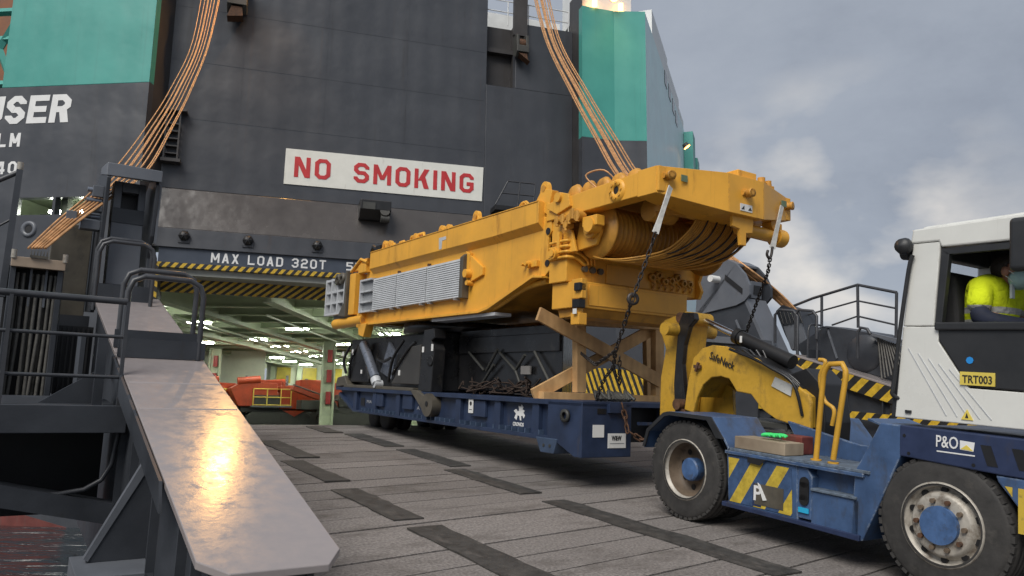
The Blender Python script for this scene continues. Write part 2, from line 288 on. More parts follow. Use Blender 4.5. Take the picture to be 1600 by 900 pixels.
M['hz_rail']=hazard('hazard_rail',(0,1,.8),.34)
M['hz_edge']=hazard('hazard_edge',(0,1,1.0),.42)
M['hz_lint']=hazard('hazard_lintel',(1,0,-.8),.30)
M['hz_lint2']=hazard('hazard_lintel_inner',(1,0,-1.3),.34)
M['hz_post']=hazard('hazard_post',(.6,.6,1),.4)
M['hz_panel']=hazard('hazard_panel',(1.7,1.7,-1),.42)
M['hz_truck']=hazard('hazard_truck',(0,-1,-.62),.30,ca=(.58,.42,.05),cb=(.045,.088,.185),duty=.52)

# ------------------------------------------------------------------ lettering
def text(name,s,size,frame_o,right,up,mat,parent,off=.0,align='LEFT',shear=0,ext=.002,width=None):
    cu=bpy.data.curves.new(name,'FONT'); cu.body=s; cu.size=size; cu.offset=off; cu.extrude=ext; cu.align_x=align; cu.shear=shear; cu.resolution_u=3
    ob=bpy.data.objects.new(name,cu); COL.objects.link(ob); dg=bpy.context.evaluated_depsgraph_get(); dg.update()
    me=bpy.data.meshes.new_from_object(ob.evaluated_get(dg)); bpy.data.objects.remove(ob); bpy.data.curves.remove(cu)
    if width:
        xs=[v.co.x for v in me.vertices]; k=width/(max(xs)-min(xs)); x0=min(xs)
        for v in me.vertices: v.co.x=(v.co.x-x0)*k
    me.materials.clear(); me.materials.append(mat); o=bpy.data.objects.new(name,me); COL.objects.link(o); o.parent=parent
    r=Vector(right).normalized(); u=Vector(up); u=(u-r*u.dot(r)).normalized(); n=r.cross(u); c=Vector(frame_o)
    o.matrix_local=Matrix(((r.x,u.x,n.x,c.x),(r.y,u.y,n.y,c.y),(r.z,u.z,n.z,c.z),(0,0,0,1))); return o
def glyph(ch,wd,t,c):
    l,r,b,tp,m=t/2,wd-t/2,t/2,1-t/2,.5
    P=lambda *p,cl=False:('p',p,cl)
    O=[(l,b+c),(l,tp-c),(l+c,tp),(r-c,tp),(r,tp-c),(r,b+c),(r-c,b),(l+c,b)]
    S=[(r,.70),(r,tp-c),(r-c,tp),(l+c,tp),(l,tp-c),(l,m+c),(l+c,m),(r-c,m),(r,m-c),(r,b+c),(r-c,b),(l+c,b),(l,b+c),(l,.30)]
    if ch in 'O0': return [P(*O,cl=True)]
    if ch=='S': return [P(*S)]
    if ch=='N': return [P((l,0),(l,1)),P((r,0),(r,1)),('d',(0,1),(wd,0),t*1.25)]
    if ch=='M': return [P((l,0),(l,1)),P((r,0),(r,1)),('d',(0,1),(wd/2+t*.5,.25),t),('d',(wd-t,1),(wd/2+t*.5,.25),t)]
    if ch=='K': return [P((l,0),(l,1)),('d',(t*.9,.40),(wd,1),t*1.3),('d',(wd*.38,.62),(wd,0),t*1.3)]
    if ch=='I': return [P((l,0),(l,1))]
    if ch=='G': return [P((r,.70),(r,tp-c),(r-c,tp),(l+c,tp),(l,tp-c),(l,b+c),(l+c,b),(r-c,b),(r,b+c),(r,.46),(wd*.5,.46))]
    if ch=='A': return [('d',(0,0),(wd/2+t*.55,1),t*1.1),('d',(wd-t*1.1,0),(wd/2+t*.55,1),t*1.1),P((wd*.22,.3),(wd*.78,.3))]
    if ch=='X': return [('d',(0,1),(wd,0),t*1.2),('d',(0,0),(wd,1),t*1.2)]
    if ch=='L': return [P((l,1),(l,b),(wd,b))]
    if ch=='D': return [P((l,b),(l,tp),(r-c,tp),(r,tp-c),(r,b+c),(r-c,b),cl=True)]
    if ch=='T': return [P((wd/2,0),(wd/2,1-t)),P((0,tp),(wd,tp))]
    if ch=='3': return [P((l,.72),(l,tp-c),(l+c,tp),(r-c,tp),(r,tp-c),(r,m+c*.9),(r-c*.6,m),(r,m-c*.9),(r,b+c),(r-c,b),(l+c,b),(l,b+c),(l,.28)),P((wd*.35,m),(r-c*.6,m))]
    if ch=='2': return [P((l,.70),(l,tp-c),(l+c,tp),(r-c,tp),(r,tp-c),(r,m+c),(r-c,m),(l+c,m),(l,m-c),(l,b),(wd,b))]
    if ch=='5': return [P((wd,tp),(l,tp),(l,m+.05),(r-c,m+.05),(r,m+.05-c),(r,b+c),(r-c,b),(0,b))]
    if ch=='4': return [P((wd*.72,0),(wd*.72,1)),('d',(0,.3),(wd*.72,1),t*1.2),P((0,.3),(wd,.3))]
    if ch=='U': return [P((l,1),(l,b+c),(l+c,b),(r-c,b),(r,b+c),(r,1))]
    if ch=='E': return [P((wd,tp),(l,tp),(l,b),(wd,b)),P((l,m),(wd*.92,m))]
    if ch=='R': return [P((l,0),(l,tp),(r-c,tp),(r,tp-c),(r,m+c*.6),(r-c,m-.03),(l,m-.03)),('d',(wd*.42,m),(wd,0),t*1.25)]
    return []
def stroke_text(name,s,height,org,right,up,mat,parent,wd=.66,t=.19,c=.13,gap=.2,space=.75,width=None,slant=0,thick=.012):
    mb=[MB()]; x=0; items=[]; outs=[]
    for ch in s:
        if ch==' ': x+=space; continue
        g=.0+wd
        if ch=='I': g=t
        elif ch=='M': g=wd*1.18
        items.append((x,ch,g)); x+=g+gap
    tot=x-gap; k=(width/tot/height) if width else 1
    r=Vector(right).normalized(); u=Vector(up).normalized(); n=r.cross(u); o=Vector(org); zl=[0]
    def put(poly):
        zl[0]=(zl[0]+1)%6; d=thick+.0008*zl[0]
        a=[o+r*((px+slant*py)*k*height)+u*(py*height) for px,py in poly]
        mb[0].hexa(a,[p+n*d for p in a])
    for x0,ch,g in items:
        mb[0]=MB()
        for st in glyph(ch,g,t,c):
            if st[0]=='d':
                (ax,ay),(bx,by),hw=st[1:]
                if ax<bx or ch in 'MA':
                    if bx>=ax: put([(x0+ax,ay),(x0+ax+hw,ay),(x0+bx,by),(x0+bx-hw,by)])
                    else: put([(x0+ax,ay),(x0+ax+hw,ay),(x0+bx,by),(x0+bx-hw,by)])
            else:
                pts=[Vector((x0+a,b)) for a,b in st[1]]; cl=st[2]; m=len(pts); lo=[];ro=[]
                for i in range(m):
                    d0=(pts[i]-pts[i-1]).normalized() if (cl or i>0) else None; d1=(pts[(i+1)%m]-pts[i]).normalized() if (cl or i<m-1) else None
                    d0=d0 or d1; d1=d1 or d0; n0=Vector((-d0.y,d0.x)); n1=Vector((-d1.y,d1.x)); mm=(n0+n1).normalized(); q=t/2/max(.45,mm.dot(n0))
                    lo.append(pts[i]+mm*q); ro.append(pts[i]-mm*q)
                for i in range(m if cl else m-1):
                    j=(i+1)%m; put([tuple(lo[i]),tuple(lo[j]),tuple(ro[j]),tuple(ro[i])])
        mb[0].build('letter',mat,parent)
# ================================================================== SETTING
wm,wt,wb=mat_new('sea_water'); wb.inputs['Base Color'].default_value=(.012,.02,.026,1); wb.inputs['Roughness'].default_value=.06
_tc=N(wt,'ShaderNodeTexCoord'); _mp=N(wt,'ShaderNodeMapping'); _mp.inputs['Scale'].default_value=(.55,1.3,1); _mp.inputs['Rotation'].default_value=(0,0,R(15)); L(wt,_tc.outputs['Object'],_mp.inputs[0])
_n=N(wt,'ShaderNodeTexNoise'); _n.inputs['Scale'].default_value=.9; _n.inputs['Detail'].default_value=5; _n.inputs['Distortion'].default_value=.5; L(wt,_mp.outputs[0],_n.inputs['Vector'])
_b=N(wt,'ShaderNodeBump'); _b.inputs['Distance'].default_value=1.1; L(wt,_n.outputs['Fac'],_b.inputs['Height']); L(wt,_b.outputs[0],wb.inputs['Normal'])
tag(MB().add([(-2500,-2500,-2.6),(2500,-2500,-2.6),(2500,2500,-2.6),(-2500,2500,-2.6)],[(0,1,2,3)]).build('water',wm),kind='structure')
q=MB(); q.box(-40,60,-60,2.2,-4,-.12)
tag(q.build('quay',M['deckf'],frame=Frame((0,0,0),(.829,.559,0),(-.559,.829,0),(0,0,1))),kind='structure')

# ---- ramp: base sheet, planks, joints
CREST=15.8
rb=MB(); rb.box(1.75,15.6,-1.5,CREST,-.5,-.035)
ramp=tag(rb.build('ramp',M['joint'],frame=RMP),kind='structure')
PITCH=.47; TA=math.tan(R(8))
k=0; s0=-1.2
LL,LR=1.76,15.56
def plank(a,b,name='plank'):
    mb=MB(); g=.013
    def sl(l,s): return s+(l-3.5)*TA
    pts=[]
    y0=lambda l:max(-1.45,min(CREST,sl(l,a+g))); y1=lambda l:max(-1.45,min(CREST,sl(l,b-g)))
    if y1(LL)-y0(LL)<.03 and y1(LR)-y0(LR)<.03: return
    ls=[LL+(LR-LL)*i/8 for i in range(9)]
    z=random.uniform(-.004,.003)
    low=[];top=[]
    vs=[]; fs=[]
    for l in ls:
        for yy in (y0(l),y1(l)):
            vs.append((l,yy,-.05)); vs.append((l,yy,z))
    m=mb
    for i in range(8):
        a0=i*4; b0=a0+4
        fs+=[(a0+1,b0+1,b0+3,a0+3),(a0,a0+1,b0+1,b0),(a0+2,b0+2,b0+3,a0+3)]
    fs+=[(0,2,3,1),(32,33,35,34)]
    mb.add(vs,fs); o=mb.build(name,M['plank'],ramp); return o
s=-1.5-.3-(LR-3.5)*TA
while s<CREST+.6:
    plank(s,s+PITCH); s+=PITCH
# inboard section of the ramp, beyond the crest, down to the ship's deck
p=[RMP.w((l,s_,h)) for l,s_,h in ((1.75,CREST,-.01),(15.6,CREST,-.01))]
far=[HUL.w((9.6,.6,.54)),HUL.w((-3.8,.6,.54))]
r2=MB(); r2.hexa([p[0],p[1],far[0],far[1]],[v-Vector((0,0,.6)) for v in (p[0],p[1],far[0],far[1])])
tag(r2.build('inboard_ramp',M['plank']),kind='structure')

# ---- rubber mats on the ramp
def rmat(l0,l1,s0,s1,label,skew=0):
    mb=MB(); n=10; vs=[];fs=[]
    for i in range(n+1):
        y=s0+(s1-s0)*i/n; j=random.uniform(-.012,.012); k=random.uniform(-.012,.012); z=.010+random.uniform(0,.010)
        sk=skew*(i/n)
        vs+=[(l0+j+sk,y,.001),(l0+j+sk,y,z),(l1+k+sk,y,z+.002),(l1+k+sk,y,.001)]
    for i in range(n):
        a=i*4;b=a+4; fs+=[(a,b,b+1,a+1),(a+1,b+1,b+2,a+2),(a+2,b+2,b+3,a+3)]
    fs+=[(0,1,2,3),(n*4+3,n*4+2,n*4+1,n*4)]
    mb.add(vs,fs); return tag(mb.build('rubber_mat',M['mat'],frame=RMP),label,'mat','rubber mats laid in two tracks on the ramp')
nearf='black rubber mat in the track beside the grey slab, '
for l0,l1,a,b,lb in [(3.34,3.70,4.3,6.66,nearf+'nearest the camera'),(3.38,3.70,7.0,8.69,nearf+'second nearest the camera'),(3.50,3.82,9.2,10.95,nearf+'third from the camera'),(3.80,4.15,11.2,13.2,nearf+'farthest')]:
    rmat(l0,l1,a,b,lb)
nf='black rubber mat in the middle track of the ramp, '
for l0,l1,a,b,lb in [(5.44,5.78,4.2,7.42,nf+'long one running towards the truck'),(5.45,5.79,7.88,9.76,nf+'second from the truck'),(5.72,6.07,10.05,11.9,nf+'third from the truck'),(5.70,6.06,12.3,14.1,nf+'fourth, near the ship end'),(5.4,5.76,14.35,15.4,nf+'farthest, at the ramp crest')]:
    rmat(l0,l1,a,b,lb)

# ================================================================== SHIP
ship=thing('cargo_ship',HUL,'huge dark grey and teal roll-on roll-off ship seen from its stern quarter','ship')
T1,T2=20.2,19.3
hq=MB()
hq.box(-4.2,8.9,0,.4,10.0,T1); hq.box(8.9,13.05,0,.4,10.0,16.1); hq.box(10.25,13.05,0,.4,16.1,T2)
hq.build('quarter_plating',M['hull'],ship,bevel=.02)
nr=MB(); nr.box(8.85,10.3,.75,.95,16.0,T2); nr.prism([(0.0,16.1),(.75,16.45),(.75,16.0),(.4,16.0)],0,8.9,10.25); nr.box(8.7,8.9,.4,.95,16,T1); nr.box(10.25,10.45,.4,.95,16,T2)
nr.build('recess',M['hull_dark'],ship)
# weld seams: thin proud strips
sm=MB()
for z in (12.9,15.3,17.6): sm.box(-4.1,8.8,-.007,0,z,z+.02)
for h in (-1.4,1.9,5.3): sm.box(h,h+.02,-.007,0,13,T1-.1)
sm.build('weld_seam',M['hull'],ship)
sp=MB(); sp.prism([(0,10.0),(.4,10.0),(.4,8.3),(-.55,8.3)],0,-4.1,9.6); sp.build('sloped_plate',M['hull_sheen'],ship,bevel=.02)
bd=MB(); bd.prism([(-.55,8.3),(.4,8.3),(.4,7.56),(-.6,7.56)],0,-4.1,9.6); bd.build('upper_band',M['hull'],ship,bevel=.015)
b2=MB(); b2.box(-3.86,9.5,-.5,.4,6.99,7.555); b2.build('load_band',paint('band_blue_grey',(.050,.062,.085),.4,var=.1),ship)
hz=MB(); hz.box(-3.86,9.5,-.512,.4,6.8,6.988); hz.build('striped_lintel',M['hz_lint'],ship)
wb_=MB(); wb_.box(-3.86,9.5,-.3,1.0,6.55,6.798); wb_.build('lintel_soffit',paint('soffit_grey',(.3,.31,.28),.5),ship)
h2=MB(); h2.prism([(.7,6.55),(1.0,6.55),(1.0,6.05),(.78,6.05)],0,-3.86,9.5); h2.build('striped_soffit',M['hz_lint2'],ship)
jb=MB(); jb.box(-4.3,-3.86,-.5,1.2,.0,7.0); jb.build('door_jamb',M['hull_dark'],ship,bevel=.02)
jp=MB(); jp.box(-3.98,-3.80,-.53,-.48,4.2,6.9); jp.build('striped_post',M['hz_post'],ship)
jr=MB(); jr.box(9.5,13.05,-.3,1.2,.4,10); jr.build('door_jamb',M['hull_dark'],ship)
lo=MB(); lo.box(-4.3,13.05,.2,.54,-3.5,.5); lo.build('lower_plating',M['hull_dark'],ship)
# signs
sg=MB(); sg.prism([(.48,10.60),(8.80,10.66),(8.84,12.20),(.49,12.10)],1,-.035,-.002); sgn=sg.build('no_smoking_board',M['board'],ship)
sgn['label']='long white board with red block letters'
stroke_text('letters','NO SMOKING',.86,(.86,-.036,10.93),(1,0,.007),(0,0,1),M['red_letter'],sgn,wd=.70,t=.185,c=.13,gap=.20,space=.85,width=7.55)
stroke_text('letters','MAX LOAD 320T',.38,(-2.0,-.503,7.08),(1,0,.003),(0,0,1),M['white_letter'],ship,wd=.68,t=.17,c=.14,gap=.24,space=.62,width=4.3)
stroke_text('letters','5D',.34,(3.1,-.503,7.12),(1,0,.003),(0,0,1),M['white_letter'],ship,wd=.68,t=.17,c=.14,gap=.24,width=.62)
stroke_text('letters','K',.34,(3.82,-.503,7.12),(1,0,.003),(0,0,1),M['white_letter'],ship,wd=.68,t=.17,c=.14,gap=.24)
# round caged lamps in the upper band
def cage(h,z):
    m=MB(); y=-.575
    m.rev([(.19,0),(.19,-.10),(.12,-.2),(0,-.22)],(h,y,z),(0,1,0),14); o=m.build('hull_lamp',M['black'],ship)
    g=MB()
    for i in range(3):
        a=i*math.pi/3; g.tube([(h+math.cos(a)*.21*math.cos(t),y-.24*math.sin(t)-.02,z+math.sin(a)*.21*math.cos(t)) for t in [math.pi*j/8 for j in range(9)]],.014,6)
    g.box(h-.2,h+.2,y-.06,y,z-.27,z-.19); g.build('cage',M['rail'],o)
for h in (-3.0,-.7,1.92,4.6): cage(h,8.02)
# winch box / camera housing below the sign
wf=MB(); wf.prism([(-.95,10.02),(.05,10.02),(.05,9.3),(-.5,9.3),(-.95,9.62)],0,3.5,4.75); o=wf.build('winch_housing',M['black'],ship,bevel=.03)
w2=MB(); w2.cyl((4.5,-.95,9.6),(4.5,-.45,9.5),.2,n=12); w2.cyl((4.35,-.8,9.3),(4.7,-.8,9.3),.16,n=12); w2.box(3.6,4.1,-1.0,-.9,9.62,9.9); w2.build('sheave',M['mdark'],o)
# sheave brackets high on the plating
def bracket(h,z,sc=1,side=1):
    m=MB(); m.prism([(0,z+.9*sc),(-.7*sc,z+.7*sc),(-.75*sc,z-.35*sc),(-.45*sc,z-.6*sc),(0,z-.3*sc)],0,h-.36*sc,h-.2*sc); m.prism([(0,z+.9*sc),(-.7*sc,z+.7*sc),(-.75*sc,z-.35*sc),(-.45*sc,z-.6*sc),(0,z-.3*sc)],0,h+.2*sc,h+.36*sc)
    m.box(h-.36*sc,h+.36*sc,-.78*sc,-.70*sc,z-.35*sc,z+.05*sc); m.box(h-.2*sc,h+.2*sc,-.1,0,z-.3,z+.9)
    o=m.build('sheave_bracket',M['mdark'],ship,bevel=.02)
    s_=MB(); s_.cyl((h-.18*sc,-.42*sc,z+.25*sc),(h+.18*sc,-.42*sc,z+.25*sc),.3*sc,n=18); s_.build('sheave',M['rust'],o)
    k_=MB(); k_.prism([(h-.2,z-.4*sc),(h+.2,z-.4*sc),(h+.25,z-.75*sc),(h-.35*side,z-.85*sc)],1,-.7*sc,-.2*sc); k_.build('shackle_plate',M['rust'],o)
bracket(-1.75,18.0,1.05); bracket(10.42,17.9,.8,-1)
bp_=MB(); bp_.box(10.1,10.75,-.2,.0,18.6,T2+2.4); bp_.build('davit_post',M['hull_dark'],ship)
# ladder landing right of the sign, ladder left
ld=MB(); ld.box(9.2,10.9,-.8,0,10.15,10.35); ldo=ld.build('landing',M['black'],ship)
g=MB()
for a,b in (((9.2,-.8,10.35),(9.75,-.8,11.45)),((9.75,-.8,11.45),(11.0,-.8,11.45)),((11.0,-.8,11.45),(10.9,-.8,10.35)),((9.5,-.8,10.9),(10.95,-.8,10.9)),((10.3,-.8,11.45),(10.2,-.8,10.35))): g.cyl(a,b,.03,n=6)
g.build('guard_rail',M['rail'],ldo)
ll=MB()
for z in (11.3,11.6,11.9,12.2,12.5): ll.box(-4.0,-3.55,-.3,0,z,z+.05)
ll.box(-4.05,-3.99,-.35,-.27,11.1,13.4); ll.box(-3.56,-3.5,-.35,-.27,11.1,13.4); ll.box(-4.1,-3.4,-.45,0,10.95,11.08); ll.box(-4.1,-3.3,-.5,0,13.0,13.1)
ll.build('boarding_ladder',M['hull_dark'],ship)
# ---- transom (left face)
P0=Vector((-4.6,-1.2)); D0=Vector((-.913,.407)); NO=Vector((-.407,-.913))
def tp(t,z,o=0): v=P0+D0*t+NO*o; return (v.x,v.y,z)
def tbox(m,t0,t1,z0,z1,o0,o1): m.hexa([tp(t0,z0,o0),tp(t1,z0,o0),tp(t1,z1,o0),tp(t0,z1,o0)],[tp(t0,z0,o1),tp(t1,z0,o1),tp(t1,z1,o1),tp(t0,z1,o1)]); return m
tr=MB(); tbox(tr,0,18,9.29,13.72,-.3,0); tbox(tr,0,2.14,8.62,9.29,-.3,0); tbox(tr,3.32,3.43,8.62,9.29,-.3,0); tbox(tr,4.95,18,8.62,9.29,-.3,0); tbox(tr,0,18,-1.4,8.62,-.3,0); tr.hexa([tp(0,-1.4,0),tp(18,-1.4,0),tp(3.8,-2.1,0),tp(.4,-2.85,0),tp(0,-3,0)],[tp(0,-1.4,-.3),tp(18,-1.4,-.3),tp(3.8,-2.1,-.3),tp(.4,-2.85,-.3),tp(0,-3,-.3)])
tr.build('transom_plating',M['hull'],ship)
tl=MB(); tbox(tl,0,6.12,13.725,21.5,-.3,.004); tl.build('transom_teal_plating',M['teal'],ship,bevel=.02)
tb=MB(); tb.hexa([tp(.4,-2.85,.012),tp(3.8,-2.08,.012),tp(18,-1.4,.012),tp(18,-5,.012),tp(.4,-5,.012)],[tp(.4,-2.85,-.3),tp(3.8,-2.08,-.3),tp(18,-1.4,-.3),tp(18,-5,-.3),tp(.4,-5,-.3)]); tb.build('red_underbody',M['red'],ship)
rt=MB(); rt.hexa([(-4.6,-1.2,-3),(-4.58,-.9,-3),(-4.05,.25,-3),(-4.1,0,-3)],[(-4.6,-1.2,21),(-4.58,-.9,21),(-4.05,.25,21),(-4.1,0,21)]); rt.build('left_return',M['hull_dark'],ship)
# window reveals and the lit deck behind them
rv=MB(); tbox(rv,1.0,6.5,8.0,8.1,-4,-.3); tbox(rv,1.0,6.5,9.9,10.0,-4,-.3); tbox(rv,1,6.5,8.1,9.9,-4.1,-4); tbox(rv,.9,1,8,10,-4.1,-.3); tbox(rv,6.5,6.6,8,10,-4.1,-.3); tbox(rv,3.05,3.3,8.1,9.9,-.6,-.3)
rv.build('mooring_deck',paint('mooring_deck_dark',(.10,.12,.08),.6),ship)
for t in (3.9,2.6): 
    m=MB(); tbox(m,t,t+.7,9.05,9.15,-1.6,-1.3); m.build('ceiling_lamp',M['lampw'],ship)
pr=MB(); c=tp(4.27,8.07,0); pr.rev([(.16,.02),(.2,.06),(.3,.06),(.32,-.02)],c,(-.407,-.913,0),20); pr.build('fairlead_ring',M['girdl'],ship)
pk=MB(); pk.cyl(tp(4.27,8.07,.012),tp(4.27,8.07,.002),.18,n=18); pk.build('fairlead_hole',M['black'],ship)
rt_=(.913,-.407,0)
stroke_text('letters','USER',1.13,tp(6.78,12.23,.002),rt_,(0,0,1),M['white_letter'],ship,wd=.66,t=.21,c=.15,gap=.09,width=3.62,slant=.06)
stroke_text('letters','LM',.55,tp(6.02,11.31,.002),rt_,(0,0,1),M['white_letter'],ship,wd=.6,t=.19,c=.12,gap=.24,width=.96)
stroke_text('letters','40',.50,tp(5.93,10.23,.002),rt_,(0,0,1),M['white_letter'],ship,wd=.66,t=.19,c=.15,gap=.24,width=.86)
# open upper deck left of the teal plating: teal frames and a brown container wall behind
fr=MB()
for a,b in (((6.2,14.2),(7.6,17.0)),((6.2,17.0),(7.6,14.2)),((6.15,14.0),(6.15,19)),((7.7,14.0),(7.7,19)),((6.1,16.0),(7.8,16.0)),((6.1,17.2),(7.8,17.2)),((6.1,14.1),(8,14.1))):
    fr.beam(tp(a[0],a[1],-.5),tp(b[0],b[1],-.5),.22,.22,(.3,.4,1))
fr.build('deck_frame',M['teal'],ship)
bw=MB(); tbox(bw,6.0,12,13.7,21,-2.6,-2.4); bw.build('deck_house_wall',paint('brown_wall',(.20,.075,.03),.6,var=.25),ship)
# ---- right corner faces and long side
rr=MB(); rr.hexa([(13.05,0,.4),(13.05,.4,.4),(13.3,.4,.4),(13.0,-1.3,.4)],[(13.05,0,21),(13.05,.4,21),(13.3,.4,21),(13.0,-1.3,21)]); rr.build('right_return',M['hull_dark'],ship)
def faces(name,z0,z1,mat,o=0):
    m=MB(); a=[(13.0,-1.3-o),(14.58,-1.3-o),(15.956+o*.5,-1.726-o)]; b=[(13.0,-.9),(14.65,-.9),(15.956,-1.2)]
    for i in (0,1): m.hexa([(*a[i],z0),(*a[i+1],z0),(*b[i+1],z0),(*b[i],z0)],[(*a[i],z1),(*a[i+1],z1),(*b[i+1],z1),(*b[i],z1)])
    return m.build(name,mat,ship)
faces('corner_plating',-3.5,13.70,M['hull']); faces('corner_teal_plating',13.704,19.95,M['teal'],.003)
P3=Vector((15.956,-1.726)); D3=Vector((.588,.809)); N3=Vector((.809,-.588))
def sp3(t,z,o=0): v=P3+D3*t+N3*o; return (v.x,v.y,z)
def sbox(m,t0,t1,z0,z1,o0,o1): m.hexa([sp3(t0,z0,o0),sp3(t1,z0,o0),sp3(t1,z1,o0),sp3(t0,z1,o0)],[sp3(t0,z0,o1),sp3(t1,z0,o1),sp3(t1,z1,o1),sp3(t0,z1,o1)]); return m
sd_=MB(); sbox(sd_,0.03,130,6,19.9,-.5,0); sd_.build('side_plating',M['pale'],ship)
sl_=MB(); sbox(sl_,0.03,130,-3.5,5.99,-.5,0); sl_.build('side_lower_plating',M['hull'],ship)
su=MB(); 
for a,b,z in ((2.5,8.2,21.4),(8.2,13.5,21.1),(13.5,16.0,20.6),(22,40,20.3)): sbox(su,a,b,19.9,z,-1.2,-.06)
su.build('upper_bulwark',M['shipwhite'],ship)
sw=MB()
for a,z in ((6.4,19.2),(8.0,19.1),(9.6,18.9),(11.0,18.7)): sbox(sw,a,a+.9,z,z+.75,0,.03)
for o_ in range(1): pass
sw.build('side_opening',M['dglass'],ship)
sk=MB(); sbox(sk,15.2,16.6,16.0,19.6,.02,.6); sbox(sk,17.0,18.3,15.2,18.4,.02,.7); sk.build('side_platform',M['teal'],ship)
dk=MB(); dk.box(-4.2,15.5,.4,8,T2-1.4,T2-1.2); dk.build('weather_deck',M['hull_dark'],ship)
bw2=MB(); bw2.box(8.9,13.0,1.6,1.8,T2-.3,T2+1.2); bw2.build('white_bulwark',M['shipwhite'],ship)
br=MB()
for h in [8.95+i*1.0 for i in range(5)]: br.cyl((h,.3,T2-.05),(h,.3,T2+1.15),.025,n=6)
for z in (T2+.6,T2+1.15): br.cyl((8.95,.3,z),(12.95,.3,z),.025,n=6)
for h in (5,6,7,8): br.cyl((h,.3,T1-.05),(h,.3,T1+1.1),.025,n=6)
br.cyl((4.5,.3,T1+1.1),(8.8,.3,T1+1.1),.025,n=6)
br.build('guard_rail',M['shipwhite'],ship)
hr=MB(); hr.box(13.1,15.6,-1.0,1.5,19.9,21.8); hr.build('corner_house',M['shipwhite'],ship)
# lit floodlights on the ship (both burn in the photograph), with their own light
def flood(name,loc,aim,power,size=.35,col=(1,.58,.2)):
    m=MB(); l=Vector(loc); d=(Vector(aim)-l).normalized(); m.cyl(l-d*.25,l,.16,.24,n=14); o=m.build(name,M['mdark'],ship)
    g=MB(); g.cyl(l+d*.005,l+d*.02,.21,n=14); g.build('lens',M['lampo'],o)
    ld=bpy.data.lights.new(name,'SPOT'); ld.energy=power; ld.color=col; ld.shadow_soft_size=size; ld.spot_size=R(120); ld.spot_blend=.6
    lo=bpy.data.objects.new(name+'_light',ld); COL.objects.link(lo); lo.parent=ship; lo.location=l+d*.08; lo.rotation_euler=d.to_track_quat('-Z','Y').to_euler()
flood('floodlight',(14.4,-1.75,20.35),(13.2,-14,0),170)
flood('floodlight',(.6,-1.2,20.95),(-5,-15,2),850,.12,(1,.5,.13))
flood('floodlight',sp3(12.4,17.6,.5),sp3(13,14,3),250)
for h in (13.6,14.9):
    m=MB(); m.cyl((h,-1.34,20.0),(h,-1.34,20.35),.12,n=10); m.build('corner_lamp',M['lampo'],ship)

# ---- cargo deck seen through the stern door
DK=.55; CZ=6.75
A=R(-18); 
fl=MB(); fl.prism([(-16,4.6),(-4.2,.55),(17,.55),(30,20),(30,54),(-16,54)],2,.0,DK); fl.build('cargo_deck_floor',M['deckf'],ship)
ce=MB(); ce.prism([(-16,4.8),(-4.3,1.0),(17,1.0),(30,20),(30,54),(-16,54)],2,CZ,CZ+.2); ceo=ce.build('cargo_deck_ceiling',M['inter'],ship)
ca,sa=math.cos(A),math.sin(A)
def rot(x,y): return (x*ca-y*sa, x*sa+y*ca)
for i in range(20):          # transverse beams, in the ship's own direction
    y=1.6+i*3.0; m=MB(); a=rot(-20,y+3); b=rot(18,y+3)
    if a[1]<1.2: 
        f_=(1.2-a[1])/(b[1]-a[1]) if b[1]>1.2 else 1; a=(a[0]+(b[0]-a[0])*f_,1.2)
    if b[1]<1.2:
        f_=(1.2-a[1])/(b[1]-a[1]); b=(a[0]+(b[0]-a[0])*f_,1.2)
    m.beam((*a,CZ-.3),(*b,CZ-.3),.14,.6); m.beam((*a,CZ-.62),(*b,CZ-.62),.4,.05); m.build('ceiling_beam',M['inter'],ceo)
for i in range(6):
    x=-14+i*4.6; a=rot(x,0); b=rot(x,52); f_=(1.3-a[1])/(b[1]-a[1]); a=(a[0]+(b[0]-a[0])*f_,1.3)
    m=MB(); m.beam((*a,CZ-.42),(*b,CZ-.42),.18,.84); m.beam((*a,CZ-.85),(*b,CZ-.85),.5,.05); m.build('ceiling_girder',M['inter'],ceo)
lm=MB(); lm.box(-.6,.6,-.13,.13,-.04,.04); lamp_me=lm.mesh('deck_lamp'); lamp_me.materials.append(M['lampw'])
lh=MB(); lh.box(-.7,.7,-.24,.24,.045,.15); house_me=lh.mesh('housing'); house_me.materials.append(M['inter'])
for j in range(10):
    for i in range(7):
        if random.random()<.14: continue
        x=-11.7+i*4.6+random.uniform(-.3,.3); y=3.0+j*5.0+(i%2)*2.2; q_=rot(x,y)
        if q_[1]<2 or q_[1]>50 or q_[0]<-15.5 or q_[0]>22 or (32<q_[1]<37 and q_[0]<1): continue
        o=bpy.data.objects.new('deck_lamp',lamp_me); COL.objects.link(o); o.parent=ship; o.location=(q_[0],q_[1],CZ-.75); o.rotation_euler=(0,0,A+random.uniform(-.05,.05))
        c_=bpy.data.objects.new('housing',house_me); COL.objects.link(c_); c_.parent=o
for i,(x,z) in enumerate(((-6.5,5.7),(-6.1,5.75),(-1.2,5.68),(2.6,5.72),(3.0,5.7),(6.5,5.7))):
    a=rot(x,4); b=rot(x,50); a=(a[0]+(b[0]-a[0])*max(0,(1.6-a[1])/(b[1]-a[1])),max(a[1],1.6)); m=MB(); m.cyl((*a,z),(*b,z),.07 if i%2 else .05,n=8); m.build('ceiling_pipe',M['interw'],ceo)
wl=MB(); wl.box(-16,-10.6,30,30.4,DK,CZ); wl.build('inner_bulkhead',M['interw'],ship)
wl=MB(); wl.box(-12,-.2,36,36.4,DK,CZ); wlo=wl.build('inner_bulkhead',M['interw'],ship)
for i in range(4):
    m=MB(); x=-9.3+i*.8; m.box(x,x+.55,35.95,36.03,4.75,5.85); m.build('window',M['dglass'],wlo)
wl=MB(); wl.box(-.2,30,52,52.4,DK,CZ); wl.build('inner_bulkhead',M['interw'],ship)
